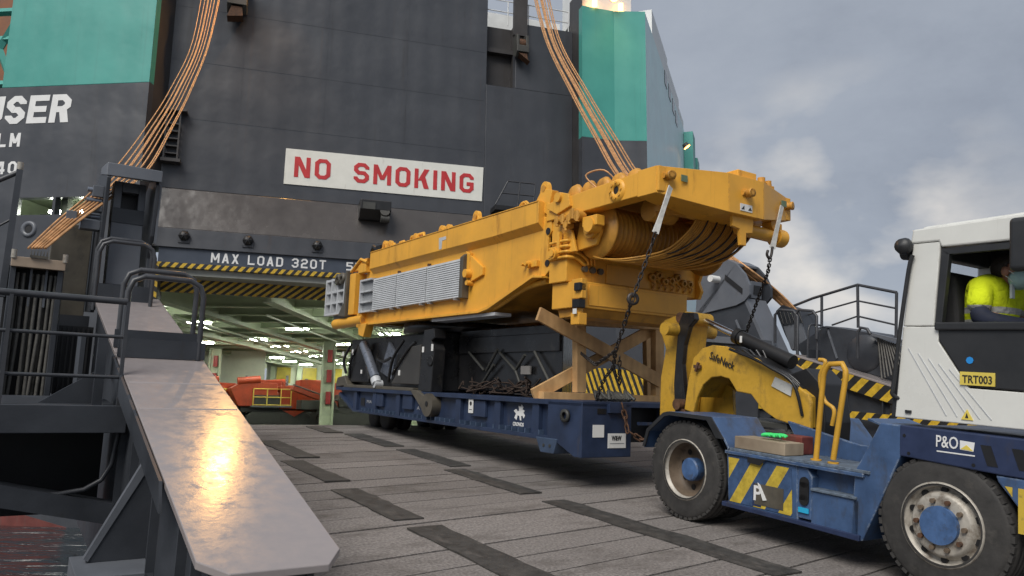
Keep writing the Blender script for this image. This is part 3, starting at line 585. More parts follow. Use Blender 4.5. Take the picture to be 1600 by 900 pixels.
wl=MB(); wl.box(29.5,29.8,20,52,DK,CZ); wl.build('inner_bulkhead',M['interw'],ship)
wl=MB(); wl.box(-16.2,-16,4.9,30,DK,CZ); wl.build('inner_bulkhead',M['interw'],ship)
for i in range(8):
    x=.2+i*2.6; m=MB(); m.box(x,x+.4,51.3,52,DK,CZ-.8); m.box(x+.4,x+2.5,51.5,52,3.2,3.45); m.build('wall_frame',M['inter'],ship)
    m=MB(); m.box(x+.6,x+2.0,51.6,51.98,4.2,5.8); m.build('wall_locker',paint('locker_yellow',(.42,.33,.03),.5),ship)
def column(x,y,red=True):
    m=MB(); m.box(x-.42,x-.3,y-.35,y+.35,DK,CZ-.8); m.box(x+.3,x+.42,y-.35,y+.35,DK,CZ-.8); m.box(x-.3,x+.3,y-.05,y+.05,DK,CZ-.8); o=m.build('column',paint('column_pale_green',(.50,.56,.40),.5),ship)
    if red:
        for z in (1.9,3.3,4.6):
            m=MB(); m.box(x-.1,x+.2,y-.4,y-.06,z,z+.8); m.build('fire_box',paint('fire_red',(.35,.03,.03),.5),o)
column(*( (HUL.on(512,600,1,20.0))[i] for i in (0,1))); column(*( (HUL.on(335,580,1,30.0))[i] for i in (0,1)))
column(10,22); column(16,18)
# openings' frame at jamb top
# ================================================================== RAMP SIDE GIRDERS (l, s, h)
def HS(s): return .46+.24*(s-4.44)
def side_girder(right=False):
    X=(lambda l:17.3-l) if right else (lambda l:l)
    g=thing('ramp_side_girder',RMP,('dark grey ramp girder with yellow and black striped edge behind the truck' if right else 'ramp girder with long glossy grey sloping top slab in the left foreground'),'ramp girder','side girders of the ramp')
    def bx(m,l0,l1,s0,s1,h0,h1): a,b=sorted((X(l0),X(l1))); m.box(a,b,s0,s1,h0,h1); return m
    def pr(m,poly,l0,l1): a,b=sorted((X(l0),X(l1))); m.prism(poly,0,a,b); return m
    # top slab: sloping plate with clipped near corners
    def slab(s0,s1,clip,name,mat=M['slab']):
        m=MB(); t=.045; out=[(1.0,s1),(1.8,s1),(1.8,s0+clip),(1.68,s0),(1.14,s0-.0),(1.0,s0+clip)] if clip else [(1.0,s1),(1.8,s1),(1.8,s0),(1.0,s0)]
        m.hexa([(X(l),s,HS(s)) for l,s in out],[(X(l),s,HS(s)-t) for l,s in out]); return m.build(name,mat,g,bevel=.006)
    for s_ in (6.9,7.6):
        m=MB(); m.hexa([(X(l),s_+d,HS(s_+d)+.0005) for l,d in ((1.02,0),(1.78,0),(1.78,.03),(1.02,.03))],[(X(l),s_+.015,HS(s_+.015)+.006) for l,d in ((1.02,0),(1.78,0),(1.78,.0),(1.02,.0))]); m.build('weld_bead',M['slab'],g)
    slab(4.32,8.55,.16,'top_slab'); slab(8.6,11.4,0,'upper_slab')
    # webs and stiffeners
    m=MB(); pr(m,[(4.6,-.75),(4.6,HS(4.6)-.05),(11.6,HS(11.6)-.05),(11.6,-.75)],1.66,1.70); m.build('inner_web',M['gird'],g)
    m=MB(); pr(m,[(4.6,-.75),(4.6,HS(4.6)-.05),(11.6,HS(11.6)-.05),(11.6,-.75)],1.10,1.14); m.build('outer_web',M['gird'],g)
    m=MB(); bx(m,1.14,1.66,4.62,4.66,-.75,HS(4.62)-.05); m.build('end_plate',M['gird'],g)
    for i,s in enumerate((4.75,5.15,6.1,6.55,7.2,8.0)):
        m=MB(); bx(m,1.04,1.10,s,s+.018,-.7,HS(s)-.05); m.build('stiffener',M['gird'],g)
    for s in (5.6,6.8,8.0,9.2,10.4):
        m=MB(); bx(m,1.70,1.80,s,s+.025,0,HS(s)-.05); m.build('stiffener',M['gird'],g)
    m=MB(); m.hexa([(X(.985),s,HS(s)+.004+a) for s,a in ((8.5,0),(5.5,0),(5.42,-.17),(8.5,-.2))],[(X(.965),s,HS(s)+.004+a) for s,a in ((8.5,0),(5.5,0),(5.42,-.17),(8.5,-.2))]); m.build('edge_strip',M['gird'],g)
    if right:
        m=MB(); m.hexa([(X(1.805),s,HS(s)+a) for s,a in ((4.5,-.05),(11.4,-.05),(11.4,-.38),(4.5,-.38))],[(X(1.83),s,HS(s)+a) for s,a in ((4.5,-.05),(11.4,-.05),(11.4,-.38),(4.5,-.38))]); m.build('striped_edge',M['hz_edge'],g)
        m=MB(); m.box(X(1.98),X(1.9),6.5,16,.80,.95); m.build('striped_barrier',M['hz_rail'],g)
        for s in (8.9,10.0,12.3,14.2):
            m=MB(); m.box(X(1.90),X(1.84),s,s+.09,.0,1.15 if s!=10.0 else HS(s)-.39); m.build('striped_post',M['hz_post'],g)
        m=MB(); m.box(15.1,15.18,14.0,18.6,.72,1.5); m.build('striped_panel',M['hz_panel'],g)
        m=MB(); m.box(15.4,15.9,11.4,19,-.6,.9); m.build('inboard_web',M['gird'],g)
    # outboard bracket with tread plate
    m=MB(); pts=[(1.10,.70),(1.04,.68),(.71,.05),(.71,-.01),(1.10,-.01)]
    m.prism([(X(l),h) for l,h in pts],1,6.48,6.52); m.build('gusset',M['gird'],g)
    m=MB(); m.hexa([(X(l),s,h) for l,s,h in ((1.08,6.47,.69),(1.08,6.53,.69),(1.03,6.53,.72),(1.03,6.47,.72))],[(X(l),s,h) for l,s,h in ((.72,6.47,.0),(.72,6.53,.0),(.69,6.53,.02),(.69,6.47,.02))]); m.build('gusset_flange',M['girdl'],g)
    m=MB(); bx(m,.62,1.10,6.1,6.7,-.06,-.012); bx(m,.64,1.1,6.12,6.17,-.5,-.06); bx(m,.62,.66,6.1,6.7,-.5,-.06); m.build('tread_plate',M['girdl'],g,bevel=.004)
    # pair of hooped rails across the slab
    def hoop(s,l0,l1,z0,hh,r=.025):
        z=HS(s); P=[(l0,z0),(l0,z+hh-.16),(l0+.04,z+hh-.05),(l0+.14,z+hh),(l1-.14,z+hh),(l1-.04,z+hh-.05),(l1,z+hh-.16),(l1,z0)]
        m=MB(); m.tube([(X(l),s,h) for l,h in P],r,8); return m
    for s in (8.42,8.78):
        z=HS(s)
        hoop(s,1.04,1.74,z-.0,.80,.028).build('hoop_rail',M['rail'],g)
    for s in (8.4,8.75): 
        m=MB(); bx(m,1.0,1.8,s,s+.03,HS(s)+.01,HS(s)+.19); m.build('kick_plate',M['gird'],g)
    for s in (10.9,11.15): hoop(s,.98,1.62,HS(s)-.1,.78,.026).build('hoop_rail',M['rail'],g)
    m=MB(); bx(m,1.0,1.66,11.1,11.14,HS(11.1),HS(11.1)+.2); m.build('kick_plate',M['gird'],g)
    # outboard walkway with guard rail
    m=MB(); bx(m,-2.6,1.02,7.85,9.4,.90,.96); bx(m,-2.6,1.06,7.8,7.85,.76,1.0); m.build('walkway',M['gird'],g,bevel=.006)
    def rl(m,a,b,r=.022): m.cyl((X(a[0]),a[1],a[2]),(X(b[0]),b[1],b[2]),r,n=8)
    m=MB(); rl(m,(-2.5,7.85,1.93),(.97,7.85,1.93),.03); m.build('top_rail',M['rail'],g)
    for z in (1.61,1.25):
        m=MB(); rl(m,(-2.5,7.85,z),(.97,7.85,z),.016); m.build('mid_rail',M['rail'],g)
    for l in (.98,.09,-.9,-1.9):
        m=MB(); m.beam((X(l),7.83,.78),(X(l),7.85,1.93),.05,.03); m.build('rail_post',M['rail'],g)
    m=MB(); bx(m,.70,.74,8.6,9.0,.96,1.6); m.prism([(X(.40),.962),(X(.86),.962),(X(.86),1.28)],1,8.5,8.53); m.build('bracket',M['gird'],g)
    m=MB(); bx(m,.82,.90,8.3,8.38,.96,1.62); m.build('bracket_post',M['gird'],g)
    # rounded cut-out panel and box beam below the walkway
    m=MB(); bx(m,-2.6,1.05,9.2,9.25,-.2,.9); m.build('back_plate',M['black'],g)
    m=MB(); m.tube([(X(l),8.0,h) for l,h in ((-.6,.20),(.6,.21),(.80,.24),(.93,.32),(1.0,.46),(1.03,.75))],.022,8); m.build('cutout_edge',M['rail'],g)
    m=MB(); m.hexa([(X(l),s,h) for l,s,h in ((-3.0,7.95,1.05),(1.05,7.95,.11),(1.02,7.95,-.07),(-3.0,7.95,.86))],[(X(l),s,h) for l,s,h in ((-3.0,8.15,1.05),(1.05,8.15,.11),(1.02,8.15,-.07),(-3.0,8.15,.86))]); m.build('box_beam',M['gird'],g)
    return g,X
gL,_=side_girder(False); gR,XR=side_girder(True)
# hoisting arms
def arm(right=False):
    X=(lambda l:17.3-l) if right else (lambda l:l)
    a=thing('hoist_tower',RMP,('dark grey rounded hoisting arm rising behind the yellow crane tail' if right else 'tall dark grey hoisting arm with open head standing behind the hooped rails'),'hoist tower','hoist towers of the ramp')
    def bx(m,l0,l1,s0,s1,h0,h1): p,q=sorted((X(l0),X(l1))); m.box(p,q,s0,s1,h0,h1); return m
    def pr(m,poly,l0,l1): p,q=sorted((X(l0),X(l1))); m.prism(poly,0,p,q); return m
    # leaning box column: front face light, open window at the head
    def col(m,l0,l1,h0,h1,d=.0,th=.3):
        f=lambda h:11.75+.10*(h-2)+d
        m.hexa([(X(l0),f(h0),h0),(X(l1),f(h0),h0),(X(l1),f(h1),h1),(X(l0),f(h1),h1)],[(X(l0),f(h0)+th,h0),(X(l1),f(h0)+th,h0),(X(l1),f(h1)+th,h1),(X(l0),f(h1)+th,h1)]); return m
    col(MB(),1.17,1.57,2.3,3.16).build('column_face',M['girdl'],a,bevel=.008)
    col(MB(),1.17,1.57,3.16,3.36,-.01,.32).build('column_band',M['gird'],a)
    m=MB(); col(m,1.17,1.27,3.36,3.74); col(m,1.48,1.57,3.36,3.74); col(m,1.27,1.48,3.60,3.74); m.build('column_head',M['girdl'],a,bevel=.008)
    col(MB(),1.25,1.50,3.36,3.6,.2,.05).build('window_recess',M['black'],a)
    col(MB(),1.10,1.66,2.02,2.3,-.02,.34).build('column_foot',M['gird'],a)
    pk=[(11.8,1.9),(11.6,2.3),(11.62,2.9),(11.55,3.4),(11.5,3.7),(11.6,3.86),(12.0,3.95),(12.6,3.9),(13.3,3.6),(14.6,2.9),(15.6,2.0)]
    pr(MB(),pk,1.03,1.08).build('cheek_plate',M['gird'],a,bevel=.01)
    pr(MB(),[(11.7,2.2),(11.75,2.7),(11.62,3.0),(11.58,3.4),(11.56,3.7),(11.7,3.84),(12.2,3.84),(12.7,3.6),(13.2,3.0),(13.6,2.2)],1.64,1.69).build('cheek_plate',M['gird'],a,bevel=.01)
    m=MB(); m.hexa([(X(1.02),11.50,3.72),(X(1.70),11.50,3.74),(X(1.70),11.52,3.90),(X(1.02),11.52,3.90)],[(X(1.02),12.3,3.86),(X(1.70),12.3,3.86),(X(1.70),12.3,3.96),(X(1.02),12.3,3.96)]); m.build('head_cover',M['girdl'],a,bevel=.01)
    m=MB(); bx(m,1.69,1.72,11.6,12.1,2.9,3.72); m.build('cover_lip',M['girdl'],a)
    # rope guide bracket with rollers on the outboard cheek
    m=MB(); bx(m,.80,1.03,11.7,11.95,3.0,3.12); bx(m,.86,1.03,11.7,11.9,3.25,3.32); bx(m,.9,1.03,11.72,11.8,3.45,3.6); m.build('rope_guide',M['girdl'],a,bevel=.006)
    for h in (3.18,3.40,3.54):
        m=MB(); m.cyl((X(.84),11.78,h),(X(1.02),11.78,h),.035,n=10); m.build('roller',M['steel'],a)
    m=MB(); bx(m,.62,.74,11.6,11.75,3.02,3.2); m.build('limit_box',M['girdl'],a,bevel=.005)
    # dark outer shroud
    m=MB(); m.hexa([(X(.52),12.3,3.05),(X(1.0),12.3,3.15),(X(1.0),12.3,.8),(X(.52),12.3,.8)],[(X(.52),12.6,3.1),(X(1.0),12.6,3.2),(X(1.0),12.6,.8),(X(.52),12.6,.8)]); m.build('shroud',M['carrg'],a,bevel=.01)
    m=MB(); bx(m,.5,1.05,12.0,12.25,.8,1.85); m.build('shroud_base',M['gird'],a)
    m=MB(); bx(m,.66,1.04,11.2,11.24,.7,1.7)
    for i in range(6): bx(m,.7+i*.055,.72+i*.055,11.15,11.2,.8,1.68)
    m.build('louvre',M['black'],a)
    if right:
        # broad inner cheek with rounded nose, seen from the ramp
        n=[(15.6,2.0),(15.8,2.9),(15.0,3.5),(14.2,3.95),(13.5,4.2),(12.9,4.28),(12.4,4.2),(12.05,4.0),(11.85,3.7),(11.8,3.35),(11.95,3.0),(12.3,2.75),(12.9,2.6),(13.6,2.5),(14.0,2.2)]
        pr(MB(),n,2.05,2.12).build('cheek_plate',M['girdl'],a,bevel=.01)
        m=MB(); m.beam((X(2.14),13.2,3.62),(X(2.14),12.3,3.28),.02,.17,(0,0,1)); m.build('slot',M['black'],a)
        m=MB(); m.cyl((X(2.1),13.45,3.72),(X(2.35),13.45,3.72),.09,n=12); m.build('pin',M['white'],a)
        m=MB(); pr(m,[(11.4,1.9),(11.5,2.6),(12.2,2.9),(15,2.9),(15.6,1.9)],1.75,2.04); m.build('arm_base',M['gird'],a)
        m=MB(); m.hexa([(X(1.8),10.2,1.95),(X(1.72),10.2,1.95),(X(1.72),11.9,3.75),(X(1.8),11.9,3.75)],[(X(1.2),10.2,1.95),(X(1.14),10.2,1.95),(X(1.14),11.9,3.75),(X(1.2),11.9,3.75)]); m.build('sloping_face',M['girdl'],a)
    return a
arm(False)
def far_tower():
    a=thing('hoist_tower',RMP,'dark grey rounded hoist tower rising behind the yellow crane tail','hoist tower','hoist towers of the ramp')
    A=15.3; q=lambda px,py,l=A:RMP.on(px,py,0,l)
    ch=[(1086,500),(1090,440),(1107,410),(1135,405),(1150,412),(1163,427),(1171,445),(1171,460),(1163,470),(1150,477),(1086,493)]
    P=[q(*p) for p in ch]
    m=MB(); m.hexa(P,[p+V(.08,0,0) for p in P]); m.build('cheek_plate',M['girdl'],a,bevel=.012)
    m=MB(); m.hexa([p+V(.82,0,0) for p in P],[p+V(.90,0,0) for p in P]); m.build('cheek_plate',M['gird'],a,bevel=.012)
    m=MB(); T=[P[2],P[3],P[4]]
    for i in (0,1): m.hexa([T[i]+V(.02,0,.01),T[i+1]+V(.02,0,.01),T[i+1]+V(.88,0,.01),T[i]+V(.88,0,.01)],[T[i]+V(.02,0,-.05),T[i+1]+V(.02,0,-.05),T[i+1]+V(.88,0,-.05),T[i]+V(.88,0,-.05)])
    m.build('head_cover',M['girdl'],a,bevel=.008)
    c=(P[5]+P[6])/2
    m=MB(); m.box(A+.25,A+.65,c.y+.05,c.y+.8,c.z-.45,c.z-.02); m.build('head_block',M['girdl'],a,bevel=.01)
    m=MB(); m.box(A+.33,A+.57,c.y+.03,c.y+.06,c.z-.35,c.z-.12); m.build('window_recess',M['black'],a)
    m=MB(); m.beam(q(1133,435,A-.012),q(1160,456,A-.012),.012,.16,(1,0,0)); 
    s0,s1=q(1133,433,A-.01),q(1160,455,A-.01); m=MB(); m.hexa([s0+V(0,0,.07),s1+V(0,0,.07),s1-V(0,0,.07),s0-V(0,0,.07)],[s0+V(-.01,0,.07),s1+V(-.01,0,.07),s1-V(.01,0,.07),s0-V(.01,0,.07)]); m.build('slot',M['black'],a)
    m=MB(); p=q(1122,437); m.cyl(p+V(-.3,0,0),p+V(.1,0,0),.09,n=14); m.build('pin',M['white'],a)
    U=[q(*p,A+.06) for p in ((1092,494),(1165,468),(1202,550),(1082,552))]
    m=MB(); m.hexa(U,[p+V(.1,0,0) for p in U]); m.build('web_plate',M['gird'],a)
    e0,e1=q(1166,466,A+.05),q(1203,550,A+.05)
    m=MB(); m.hexa([e0,e1,e1+V(.75,0,0),e0+V(.75,0,0)],[e0+V(0,.1,0),e1+V(0,.1,0),e1+V(.75,.1,0),e0+V(.75,.1,0)]); m.build('sloping_face',M['girdl'],a)
    f0,f1=q(1080,528,A-.05),q(1196,536,A-.05); m=MB(); m.beam(f0,f1,.5,.16); m.build('ledge',M['girdl'],a,bevel=.01)
    b0=q(1085,545,A-.02); m=MB(); m.box(A,A+.9,12.2,17.5,-.5,1.7); m.build('tower_base',M['gird'],a)
    for px in (1140,):
        m=MB(); m.beam(q(1150,500,A-.02),q(1158,520,A-.02),.03,.05); m.build('rib',M['girdl'],a)
    return a
far_tower()
# rope drop box: frame with steel ropes hanging inside
def rope_box(right=False):
    X=(lambda l:17.3-l) if right else (lambda l:l)
    b=thing('rope_box',RMP,('dark frame of fanned steel ropes on the far girder beside the white cab' if right else 'open steel frame with thick steel ropes hanging inside, far left behind the guard rail'),'rope frame')
    def bx(m,l0,l1,s0,s1,h0,h1): p,q=sorted((X(l0),X(l1))); m.box(p,q,s0,s1,h0,h1); return m
    y=11.0
    for l in (.11,.60):
        m=MB(); bx(m,l-.03,l+.03,y,y+.4,.75,2.42); m.build('side_post',M['gird'],b,bevel=.005)
    m=MB(); bx(m,.08,.64,y-.06,y+.45,2.36,2.48); m.build('top_plate',paint('rope_box_top',(.34,.26,.19),.4,var=.2),b,bevel=.006)
    for l in (.1,.63):
        m=MB(); m.cyl((X(l),y-.05,2.46),(X(l),y-.05,2.56),.03,n=10); m.build('bolt',M['rim'],b)
    m=MB()
    for i in range(6): m.box(min(X(.27+i*.033),X(.275+i*.033)),max(X(.27+i*.033),X(.275+i*.033)),y-.08,y+.1,2.48,2.57)
    bx(m,.26,.45,y-.09,y-.07,2.48,2.51); m.build('rope_comb',M['carrg'],b)
    for l in (.30,.46):
        m=MB(); bx(m,l-.012,l+.012,y+.1,y+.16,1.9,2.36); m.build('guide_bar',M['girdl'],b)
    for i,l in enumerate((.16,.23,.30,.37,.44,.51,.56,.2,.34,.48)):
        m=MB(); dy=.12 if i<7 else .26; dz=random.uniform(-.02,.02); m.tube([(X(l+dz*.3),y+dy,2.3),(X(l),y+dy,1.6),(X(l-.02+dz),y+dy,.75)],.021,7); m.build('rope_fall',M['ropeg'],b)
    m=MB(); bx(m,.05,.66,y+.42,y+.46,.7,2.4); m.build('back_plate',M['black'],b)
    return b
rope_box(False)
# post at the left edge with stay
sp_=thing('stay_post',RMP,'slanted dark steel post with stays at the left edge','post')
m=MB(); m.beam((.03,11.4,2.0),(.06,11.6,3.62),.07,.07); m.build('post',M['gird'],sp_)
m=MB(); m.cyl((.06,11.6,3.6),(-.9,11.6,2.9),.03,n=8); m.cyl((.05,11.6,3.0),(-.9,11.6,2.2),.015,n=6); m.build('stay',M['rail'],sp_)
m=MB(); m.cyl((.06,11.6,3.58),(.06,11.6,3.72),.035,n=8); m.build('cap',M['rim'],sp_)
# far girder furniture: drum box, fanned ropes, railing
RB=thing('rope_drum_box',RMP,'dark grey six-sided drum casing on the far girder left of the white cab','drum casing')
lq=16.1
def q3(px,py,l=lq): return RMP.on(px,py,0,l)
pts=[q3(1245,540),(q3(1290,509)),q3(1360,520),q3(1398,540),q3(1398,596),q3(1340,578),q3(1255,560)]
m=MB(); m.hexa(pts,[p+Vector((.9,0,.02)) for p in pts]); m.build('casing',M['gird'],RB,bevel=.01)
m=MB(); a,b=q3(1292,512,lq-.02),q3(1308,560,lq-.02); m.beam(a,b,.03,.04); a,b=q3(1362,560,lq-.02),q3(1392,560,lq-.02); m.build('rib',M['girdl'],RB)
m=MB(); c_=q3(1350,552,lq-.01); m.rev([(.0,-.06),(.36,-.06),(.42,.0)],c_,(1,0,0),20); m.build('drum_end',M['gird'],RB)
FR=thing('fanned_ropes',RMP,'bundle of fanned steel ropes between the drum casing and the white cab','ropes')
for i in range(9):
    m=MB(); a=q3(1372+i*3.4,528+i*1.2,15.95); b=q3(1378+i*5,592-i*2,15.8); m.cyl(a,b,.018,n=6); m.build('rope',M['ropeg'],FR)
m=MB(); a=q3(1362,522,15.9); b=q3(1412,534,15.9); m.beam(a,b,.2,.06); m.build('rope_guide',M['girdl'],FR)
RG=thing('guard_rail',RMP,'grey three-bar guard rail on the far girder against the sky','guard rail')
for name,pl in (('top_rail',[(1240,478),(1270,466),(1340,445),(1401,457)]),('mid_rail',[(1250,495),(1340,470),(1401,482)]),('mid_rail',[(1300,508),(1340,494),(1401,508)])):
    m=MB(); m.tube([q3(*p_,16.9) for p_ in pl],.035 if name=='top_rail' else .022,8); m.build(name,M['rail'],RG)
for a,b in (((1284,464),(1284,515)),((1340,445),(1341,512)),((1401,457),(1400,530))):
    m=MB(); m.cyl(q3(*a,16.9),q3(*b,16.9),.035,n=8); m.build('rail_post',M['rail'],RG)
for pl in ([(1211,536),(1211,492),(1218,484),(1240,486),(1246,494),(1246,560)],[(1243,548),(1243,494),(1248,484),(1270,486),(1276,494),(1276,530)],[(1340,560),(1340,520),(1345,512),(1355,514),(1360,522)]):
    m=MB(); m.tube([q3(*p_,15.6) for p_ in pl],.035,8); m.build('hoop_rail',M['rail'],RG)
# rope carriage near the far arm head
RC=thing('rope_carriage',RMP,'dark rope carriage with orange ropes running behind the far hoisting arm','rope carriage')
pts=[q3(1212,486,16.6),q3(1222,476,16.6),q3(1250,486,16.6),q3(1262,530,16.6),q3(1238,548,16.6),q3(1225,520,16.6)]
m=MB(); m.hexa(pts,[p+Vector((.6,0,0)) for p in pts]); m.build('casing',M['gird'],RC,bevel=.01)
m=MB(); pts=[q3(1224,510,16.55),q3(1252,505,16.55),q3(1264,545,16.55),q3(1236,546,16.55)]; m.hexa(pts,[p+Vector((.05,0,0)) for p in pts]); m.build('cover',M['girdl'],RC)
for i in range(6):
    m=MB(); m.cyl(q3(1218+i*6,484+i*1.2,16.5),q3(1224+i*6,506-i*.2,16.5),.02,n=6); m.build('rope',M['black'],RC)

# ---- hoisting ropes
ORD='first second third fourth fifth sixth seventh eighth ninth tenth'.split()
J=[random.uniform(-.07,.07) for _ in range(20)]
def rope(pts,r,label,group):
    m=MB(); m.tube(smooth_path(pts,6),r,7); tag(m.build('hoisting_rope',M['rope']),label,'rope',group)
for i in range(10):
    f=i/9-.5+J[i]
    path=[HUL.on(340+f*30,-60,1,-.8),at(316+f*26,60,24.5),at(283+f*32,140,20),at(243+f*42,210,16),at(205+f*52,266,12.6),RMP.on(158+f*40,306,1,12.0),RMP.on(110+f*34,343,1,11.6),RMP.on(58+f*26,388,1,11.1)]
    path=[p if j not in (5,6,7) else RMP.w(p) for j,p in enumerate(path)]; path[0]=HUL.w(path[0])
    rope(path,.0135,ORD[i]+' rope from the left in the curved orange-lit bundle left of the red lettered board','left bundle of hoisting ropes')
for i in range(9):
    f=i/8-.5+J[10+i]
    path=[HUL.w(HUL.on(838+f*26,-40,1,-.8)),at(862+f*24,60,30.2),at(905+f*30,145,27.5),at(945+f*36,215,25),at(985+f*40,280,23),at(1060+f*40,355,21.2),RMP.w(RMP.on(1150+f*20,412,0,15.6)),RMP.w(RMP.on(1205+f*20,455,0,16.4)),RMP.w(RMP.on(1238+f*16,486,0,16.7))]
    rope(path,.026,ORD[i]+' rope from the left in the straight bundle right of the red lettered board','right bundle of hoisting ropes')

# ================================================================== ORANGE MACHINES ON THE CARGO DECK
def machine(name,label,h,y,kind,rotz=0):
    f=Frame(HUL.w((h,y,DK+.005)),(math.cos(rotz)*.956-math.sin(rotz)*-.292,math.cos(rotz)*.292+math.sin(rotz)*.956,0),(-(math.cos(rotz)*.292+math.sin(rotz)*.956),math.cos(rotz)*.956-math.sin(rotz)*-.292,0),(0,0,1))
    t=thing(name,f,label,'crusher','orange machines on the cargo deck')
    for y_ in (-.9,.9):
        m=MB(); m.prism([(-1.9,.25),(-1.6,0),(1.6,0),(1.9,.25),(1.9,.55),(1.6,.78),(-1.6,.78),(-1.9,.55)],1,y_-.22,y_+.22); m.build('track',M['mdark'],t,bevel=.03)
    m=MB(); m.box(-2.2,2.2,-.7,.7,.78,1.15); m.build('chassis',M['mdark'],t)
    if kind==0:
        m=MB(); m.prism([(-2.4,1.15),(-2.9,2.3),(-2.2,2.75),(-.2,2.7),(-.1,1.15)],1,-1.1,1.1); m.build('hopper',M['orange'],t,bevel=.04)
        m=MB(); m.box(.0,1.9,-1.0,1.0,1.0,2.55); m.build('engine_box',M['orange'],t,bevel=.05)
        m=MB()
        for x in (-1.6,-.8,0,.6): m.cyl((x,-1.35,1.2),(x,-1.35,2.3),.035,n=6)
        for z in (1.25,1.75,2.3): m.cyl((-1.6,-1.35,z),(.6,-1.35,z),.035,n=6)
        m.build('guard_rail',M['signyel'],t)
        m=MB(); m.box(-1.7,.7,-1.4,-1.0,1.1,1.2); m.build('catwalk',M['girdl'],t)
        m=MB(); m.box(-1.5,.0,-1.13,-1.1,1.25,1.9); m.build('side_grille',M['mdark'],t)
        m=MB(); m.cyl((-2.5,-.9,2.75),(-1.2,-.9,2.9),.28,n=14); m.build('dust_hood',M['orange'],t)
        m=MB(); m.box(1.2,2.6,-.9,.9,1.5,3.0); m.prism([(2.6,1.5),(3.0,1.9),(3.0,2.6),(2.6,3.0)],1,-.8,.8); m.build('power_pack',M['orange'],t,bevel=.06)
        m=MB(); m.cyl((.6,.4,2.5),(.6,.4,3.3),.09,n=10); m.build('exhaust',M['steel'],t)
        m=MB(); m.prism([(.2,.9),(.9,.5),(1.5,.9)],1,-1.15,-.9); m.build('side_guard',M['orange'],t)
    else:
        m=MB(); m.prism([(-2.6,1.15),(-2.7,1.9),(-1.2,2.3),(-.8,1.15)],1,-.9,.9); m.build('feeder',M['orange'],t,bevel=.04)
        m=MB(); m.prism([(-.8,.9),(3.6,2.5),(3.7,2.25),(-.6,.6)],1,-.5,.5); m.build('conveyor',M['orange'],t,bevel=.02)
        m=MB(); m.box(-.6,.9,-.8,.8,1.15,2.0); m.build('engine_box',M['mdark'],t,bevel=.04)
        m=MB(); m.prism([(.9,1.0),(3.2,1.0),(3.2,1.6),(1.2,1.6)],1,-.9,.9); m.build('side_skirt',M['mdark'],t,bevel=.03)
        m=MB(); m.prism([(-.75,.98),(3.55,2.56),(3.55,2.62),(-.75,1.04)],1,-.35,.35); m.build('belt',M['alud'],t)
    return t
for (px,d,k,rz,lb) in ((432,24,0,.2,'orange crusher with yellow guard rail inside the ship, left of the pale column'),(368,26,0,.2,'orange crusher mostly hidden behind the grey slab inside the ship'),(482,24.5,1,.3,'low orange screener with sloping conveyor beside the pale column'),(465,29,0,.4,'orange crusher farthest back inside the ship, behind the sloping conveyor'),(548,22,1,3.3,'orange machine inside the ship right of the pale column')):
    v=HUL.on(px,640,1,d); machine('mobile_crusher' if k==0 else 'mobile_screener',lb,v.x,d,k,rz)
# ================================================================== CRANE SUPERSTRUCTURE (w, s, z)
C=thing('crane_superstructure',CRN,'big yellow crane upper carriage loaded on the blue roll trailer','crane')
W1=2.42
# side plates and inner body
side=[(7.38,1.33),(2.62,1.32),(2.35,1.36),(1.15,1.74),(.92,1.72),(.80,1.80),(.78,1.95),(.86,2.02),(.86,2.28),(.78,2.35),(.80,2.52),(1.0,2.60),(7.0,2.60),(7.38,2.40)]
m=MB(); m.prism(side,0,0,.05); m.build('side_plate',M['yel'],C,bevel=.008)
m=MB(); m.prism(side,0,W1-.05,W1); m.build('side_plate',M['yel'],C,bevel=.008)
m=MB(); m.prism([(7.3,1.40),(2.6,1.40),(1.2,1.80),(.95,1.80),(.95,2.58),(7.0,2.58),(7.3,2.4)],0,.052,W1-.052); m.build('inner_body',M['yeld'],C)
# lower flange and knee flange
m=MB(); m.prism([(7.4,1.30),(2.6,1.29),(2.33,1.33),(1.13,1.71),(.9,1.69),(.9,1.72),(1.16,1.75),(2.36,1.37),(2.62,1.33),(7.4,1.34)],0,-.07,.12); m.build('bottom_flange',M['yel'],C,bevel=.004)
m=MB(); m.tube(smooth_path([(.06,2.5,1.30),(.06,2.1,1.42),(.07,1.5,1.60),(.08,.95,1.66)],4),.045,8); m.build('pipe',M['yel'],C)
# ridge box along the top with tapered ends and chamfered underside
def ridge(w0,w1,o):
    m=MB(); a=[(w0,2.80),(w1,2.80),(w1,2.44),(w0+.10*o,2.36),(w0,2.46)]
    b=[(w0,2.78),(w1,2.78),(w1,2.58),(w0+.08*o,2.54),(w0,2.60)]
    m.hexa([(x,7.02,z) for x,z in a],[(x,2.2,z) for x,z in a]); m.hexa([(x,2.2,z) for x,z in a],[(x,.98,z+(.03 if i in(2,3,4) else 0)) for i,(x,z) in enumerate(a)])
    return m.build('ridge_box',M['yel'],C,bevel=.006)
ridge(-.10,.22,1); ridge(W1+.10,W1-.22,-1)
m=MB(); m.box(-.11,.23,1.0,7.0,2.80,2.815); m.build('ridge_cover',M['yel'],C)
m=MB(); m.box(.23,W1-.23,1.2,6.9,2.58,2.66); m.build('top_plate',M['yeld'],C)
# warning decal on the ridge
m=MB(); a=[CRN.on(px,py,0,-.102) for px,py in ((686,372),(697,369),(697,374),(691,376),(690,389),(686,390))]; m.hexa(a,[p-Vector((.003,0,0)) for p in a]); m.build('decal',M['alu'],C)
